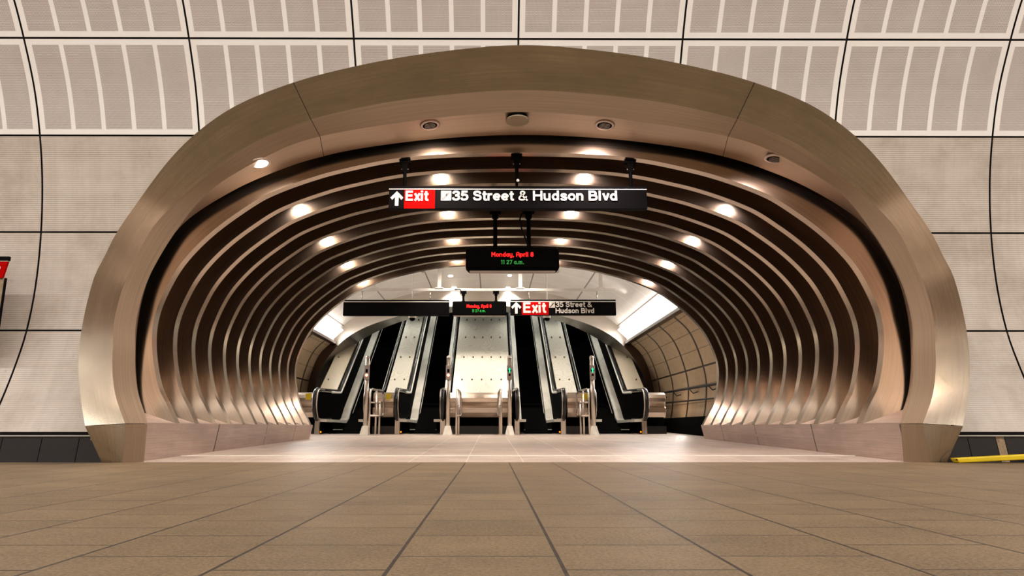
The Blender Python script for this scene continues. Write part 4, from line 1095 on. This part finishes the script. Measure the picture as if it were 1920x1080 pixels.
# ------------------------------------------------------------------ signal posts
YP = 16.4
for (px, py0, kind, lab) in ((687, 668, 'red', 'steel signal post with a red lamp before the far left escalator'), (840.5, 668, 'red', 'steel signal post with a red lamp left of the centre housing'),
                         (955.5, 668, 'green', 'steel signal post with a green arrow right of the centre housing'), (1111.5, 668, 'green', 'steel signal post with a green arrow before the far right escalator')):
    p = at(px + (px - 905) * 0.008, 812, YP); x = at(px, 740, YP).x; zt = at(px, 668, YP).z; f0 = fz(YP)
    t = thing('signal_post', lab, 'signal post', (x, YP, f0), 'signal posts before the escalators')
    mb = MB(); r = 0.052; mb.tube([(x, YP, f0 + 0.12), (x, YP, zt - 0.04)], r, 18); mb.build('post', M['steel_o'], t)
    mb = MB(); mb.lathe((x, YP, zt - 0.045), [(r + .004, 0), (r + .006, 0.015), (r * 0.85, 0.045), (r * 0.4, 0.06), (0.001, 0.063)], 18); mb.build('cap', M['whitepaint'] if 800 < px < 1000 else M['steel_o'], t)
    mb = MB(); b_ = 0.115; tp = 0.062; zz = f0 + 0.215
    B0 = [Vector((x + a * b_, YP + b * b_, f0 - 0.002)) for a, b in ((-1, -1), (1, -1), (1, 1), (-1, 1))]; T0 = [Vector((x + a * tp, YP + b * tp, zz)) for a, b in ((-1, -1), (1, -1), (1, 1), (-1, 1))]
    mb.loft([B0, T0], True, smooth=False); mb.face((4, 5, 6, 7)); mb.build('base', M['rubsteel'], t)
    za = at(px, 712.5, YP).z; zb_ = at(px, 685, YP).z
    mb = MB(); mb.box(x - 0.062, x + 0.062, YP - 0.085, YP - 0.02, za, zb_); hd = mb.build('signal_head', M['greybox'], t, bevel=0.01)
    yf = YP - 0.088
    if kind == 'red':
        zc = at(px, 704, YP).z; mb = MB(); mb.lathe((x, yf, zc), [(0.036, 0.0), (0.034, 0.006), (0.001, 0.008)], 18, mat=Matrix.Rotation(PI / 2, 3, 'X')); mb.build('red_lamp', M['sig_red'], hd)
        zc = at(px, 696, YP).z; mb = MB(); mb.box(x - 0.028, x + 0.028, yf, yf + 0.01, zc - 0.04, zc + 0.045); mb.build('dark_window', M['matteblack'], hd)
    else:
        zc = at(px, 694.5, YP).z; mb = MB(); s_ = 0.055
        pts = [(0, 1), (.75, .25), (.3, .25), (.3, -1), (-.3, -1), (-.3, .25), (-.75, .25)]
        mb.prism([(x + a * s_ * 0.75, zc + b * s_) for a, b in pts], yf - 0.002, yf + 0.006, axis='y'); mb.build('green_arrow', M['sig_green'], hd)
        mb = MB(); mb.lathe((x, yf + .004, zc), [(0.05, 0.0), (0.048, 0.004), (0.001, 0.005)], 18, mat=Matrix.Rotation(PI / 2, 3, 'X')); mb.build('dark_disc', M['matteblack'], hd)
        zc = at(px, 703.5, YP).z; mb = MB(); mb.lathe((x, yf, zc), [(0.028, 0.0), (0.026, 0.006), (0.001, 0.008)], 18, mat=Matrix.Rotation(PI / 2, 3, 'X')); mb.build('dark_window', M['matteblack'], hd)

# ------------------------------------------------------------------ guard rails
def guard(pts_px, lab, posts, mids):
    """pts_px: list of (px, Y) along the plan, front to back"""
    P = [Vector((at(px, 770, y).x, y, 0)) for px, y in pts_px]
    f0 = fz(16.5); zt = [at(pts_px[0][0], 736, pts_px[0][1]).z + 0.02 * 0 for _ in P]
    t = thing('guard_rail', lab, 'guard rail', (P[0].x, P[0].y, f0), 'stainless guard rails before the escalators')
    Z = 1.13 + f0 - 0.05; r = 0.022
    a, b = P[0], P[-1]
    zl = f0 + 0.45
    loop = [(a.x, a.y, f0), (a.x, a.y, Z - 0.08), (a.x + (b.x - a.x) * .06, a.y + (b.y - a.y) * .06, Z - 0.02), (a.x + (b.x - a.x) * .15, a.y + (b.y - a.y) * .15, Z), (a.x + (b.x - a.x) * .85, a.y + (b.y - a.y) * .85, Z - 0.03),
            (a.x + (b.x - a.x) * .97, a.y + (b.y - a.y) * .97, Z - 0.09), (b.x, b.y, Z - 0.2), (b.x, b.y, zl + 0.08), (a.x + (b.x - a.x) * .95, a.y + (b.y - a.y) * .95, zl), (a.x, a.y, zl)]
    mb = MB(); mb.tube(loop, r, 10); mb.build('hoop', M['steel_o'], t)
    for k in posts:
        q = a.lerp(b, k); mb = MB(); mb.tube([(q.x, q.y, f0 - 0.005), (q.x, q.y, Z - 0.01 if k < .6 else zl + 0.36)], r, 10); mb.lathe((q.x, q.y, f0 - 0.003), [(0.05, 0), (0.05, 0.012), (0.025, 0.02)], 12); mb.build('post', M['steel_o'], t)
    for zz in mids:
        mb = MB(); mb.tube([(a.x, a.y, f0 + zz), (a.lerp(b, .75).x, a.lerp(b, .75).y, f0 + zz)], r * 0.8, 10); mb.build('mid_bar', M['steel_o'], t)
guard([(693, 15.9), (719, 16.75)], 'stainless hoop guard rail beside the far left signal post', (0.45, 0.72), (0.76,))
guard([(856, 15.9), (864, 16.95)], 'stainless hoop guard rail in front of the centre housing, left one', (0.5,), (0.7,))
guard([(940, 15.9), (934, 16.95)], 'stainless hoop guard rail in front of the centre housing, right one', (0.5,), (0.7,))
guard([(1104.5, 15.9), (1082, 16.75)], 'stainless hoop guard rail beside the far right signal post', (0.45, 0.72), (0.76,))

# ------------------------------------------------------------------ handrails on the hall walls
for sgn, wh, x_px in ((1, 'right', 1), (-1, 'left', -1)):
    pr = prof([(732, 312)], sgn)[0]
    x = pr.x; y_a, y_b = 14.3, 19.6
    p1 = at(1222 if sgn > 0 else 575, 738, y_b)
    z1 = 1.45; z2 = z1
    x_r = pr.x
    t = thing('wall_handrail', 'dark double handrail along the %s tiled hall wall' % wh, 'handrail', (x_r, 17, 0.3), 'handrails of the hall walls')
    za = at(1330, 721, 15.4).z; zb2 = at(1225, 739, 19.8).z
    zl1 = at(1330, 750, 15.4).z; zl2 = at(1235, 757, 19.8).z
    mb = MB(); mb.tube([(x_r, 14.3, za - 0.05), (x_r, 19.8, zb2)], 0.030, 10); mb.build('upper_rail', M['black'], t)
    mb = MB(); mb.tube([(x_r, 14.3, zl1), (x_r, 19.8, zl2)], 0.020, 10); mb.build('lower_rail', M['black'], t)
    for y in (15.0, 16.46, 17.92, 19.38):
        f_ = (y - 14.3) / 5.5
        mb = MB(); mb.tube([(x_r, y, za - 0.05 + (zb2 - za + .05) * f_), (x_r + sgn * 0.10, y, 1.18), (x_r + sgn * 0.22, y, 1.22)], 0.014, 8); mb.build('bracket', M['black'], t)

# ------------------------------------------------------------------ things at the picture's edges
# station information board on a post at the left edge
Yb = 7.2
x1 = at(18, 500, Yb).x; x0 = x1 - 0.62
zt = at(10, 482, Yb).z; zm = at(10, 490, Yb).z; zb = at(10, 522, Yb).z
t = thing('information_board', 'red topped information board cut by the left edge of the photo', 'board', ((x0 + x1) / 2, Yb, 0))
mb = MB(); mb.box(x0, x1, Yb - 0.03, Yb + 0.0, zm, zt); mb.build('top_rail', M['signblack'], t)
x1b = at(14, 500, Yb).x
mb = MB(); mb.prism([(x0, zb), (x1b - 0.02, zb), (x1 - 0.01, zm - 0.006), (x0, zm - 0.006)], Yb - 0.025, Yb + 0.0, axis='y'); mb.build('red_header', M['red'], t)
mb = MB(); mb.box(x0, x1 - 0.01, Yb - 0.027, Yb, zm - 0.007, zm); mb.build('white_line', M['white'], t)
xc = at(0.5, 504, Yb).x; zc = at(0.5, 503.5, Yb).z
mb = MB(); rr = 0.020
mb.tube([(xc + rr * math.cos(a * PI / 10), Yb - 0.028, zc + rr * math.sin(a * PI / 10)) for a in range(21)], 0.004, 6); mb.tube([(xc - rr, Yb - 0.028, zc), (xc + rr, Yb - 0.028, zc)], 0.003, 6)
mb.build('round_symbol', M['white'], t)
xp1 = at(10, 530, Yb).x; xp2 = at(-3, 600, Yb).x
mb = MB(); mb.prism([(xp2 - 0.7, at(0, 640, Yb).z), (at(-6, 640, Yb).x, at(0, 640, Yb).z), (xp1, zb), (x0, zb)], Yb - 0.01, Yb + 0.0, axis='y'); mb.build('map_panel', M['tan'], t)
mb = MB(); mb.prism([(xp1 - 0.004, zb), (xp1 + 0.014, zb), (at(-6, 640, Yb).x + 0.014, at(0, 640, Yb).z), (at(-6, 640, Yb).x - 0.004, at(0, 640, Yb).z)], Yb - 0.02, Yb + 0.0, axis='y'); mb.build('edge_frame', M['signblack'], t)
mb = MB(); mb.box(x0, x0 + 0.08, Yb - 0.0, Yb + 0.04, -0.0, zt); mb.build('post', M['signblack'], t)
# yellow barrier tube lying against the black base tiles
a = at(1790, 863, 6.9); b = at(1990, 851, 6.98)
a.z = max(a.z, 0.045)
t = thing('yellow_bar', 'yellow plastic edge bar lying along the black base tiles at the right edge', 'bar', (a.x, 6.9, 0))
hgt = 0.062
mb = MB()
e0 = at(1786, 859, 6.93); e1 = at(1793, 868.6, 6.93); e2 = at(1990, 858, 6.93); e3 = at(1990, 848, 6.93)
for q in (e0, e1, e2, e3): pass
mb.prism([(e1.x, max(e1.z, 0.001)), (e2.x, e2.z), (e3.x, e3.z), (e0.x, e0.z)], 6.88, 6.98, axis='y'); mb.build('body', M['yellow'], t, bevel=0.01)
mb = MB(); q = at(1794, 862, 6.875)
mb.lathe(q, [(0.010, -0.001), (0.009, 0.002)], 10, mat=Matrix.Rotation(PI / 2, 3, 'X')); mb.build('bolt_hole', M['black'], t)
mb = MB(); mb.box(e2.x - 0.2, e2.x - 0.1, 6.86, 7.0, 0, e2.z + 0.01); mb.build('support_foot', M['black'], t)
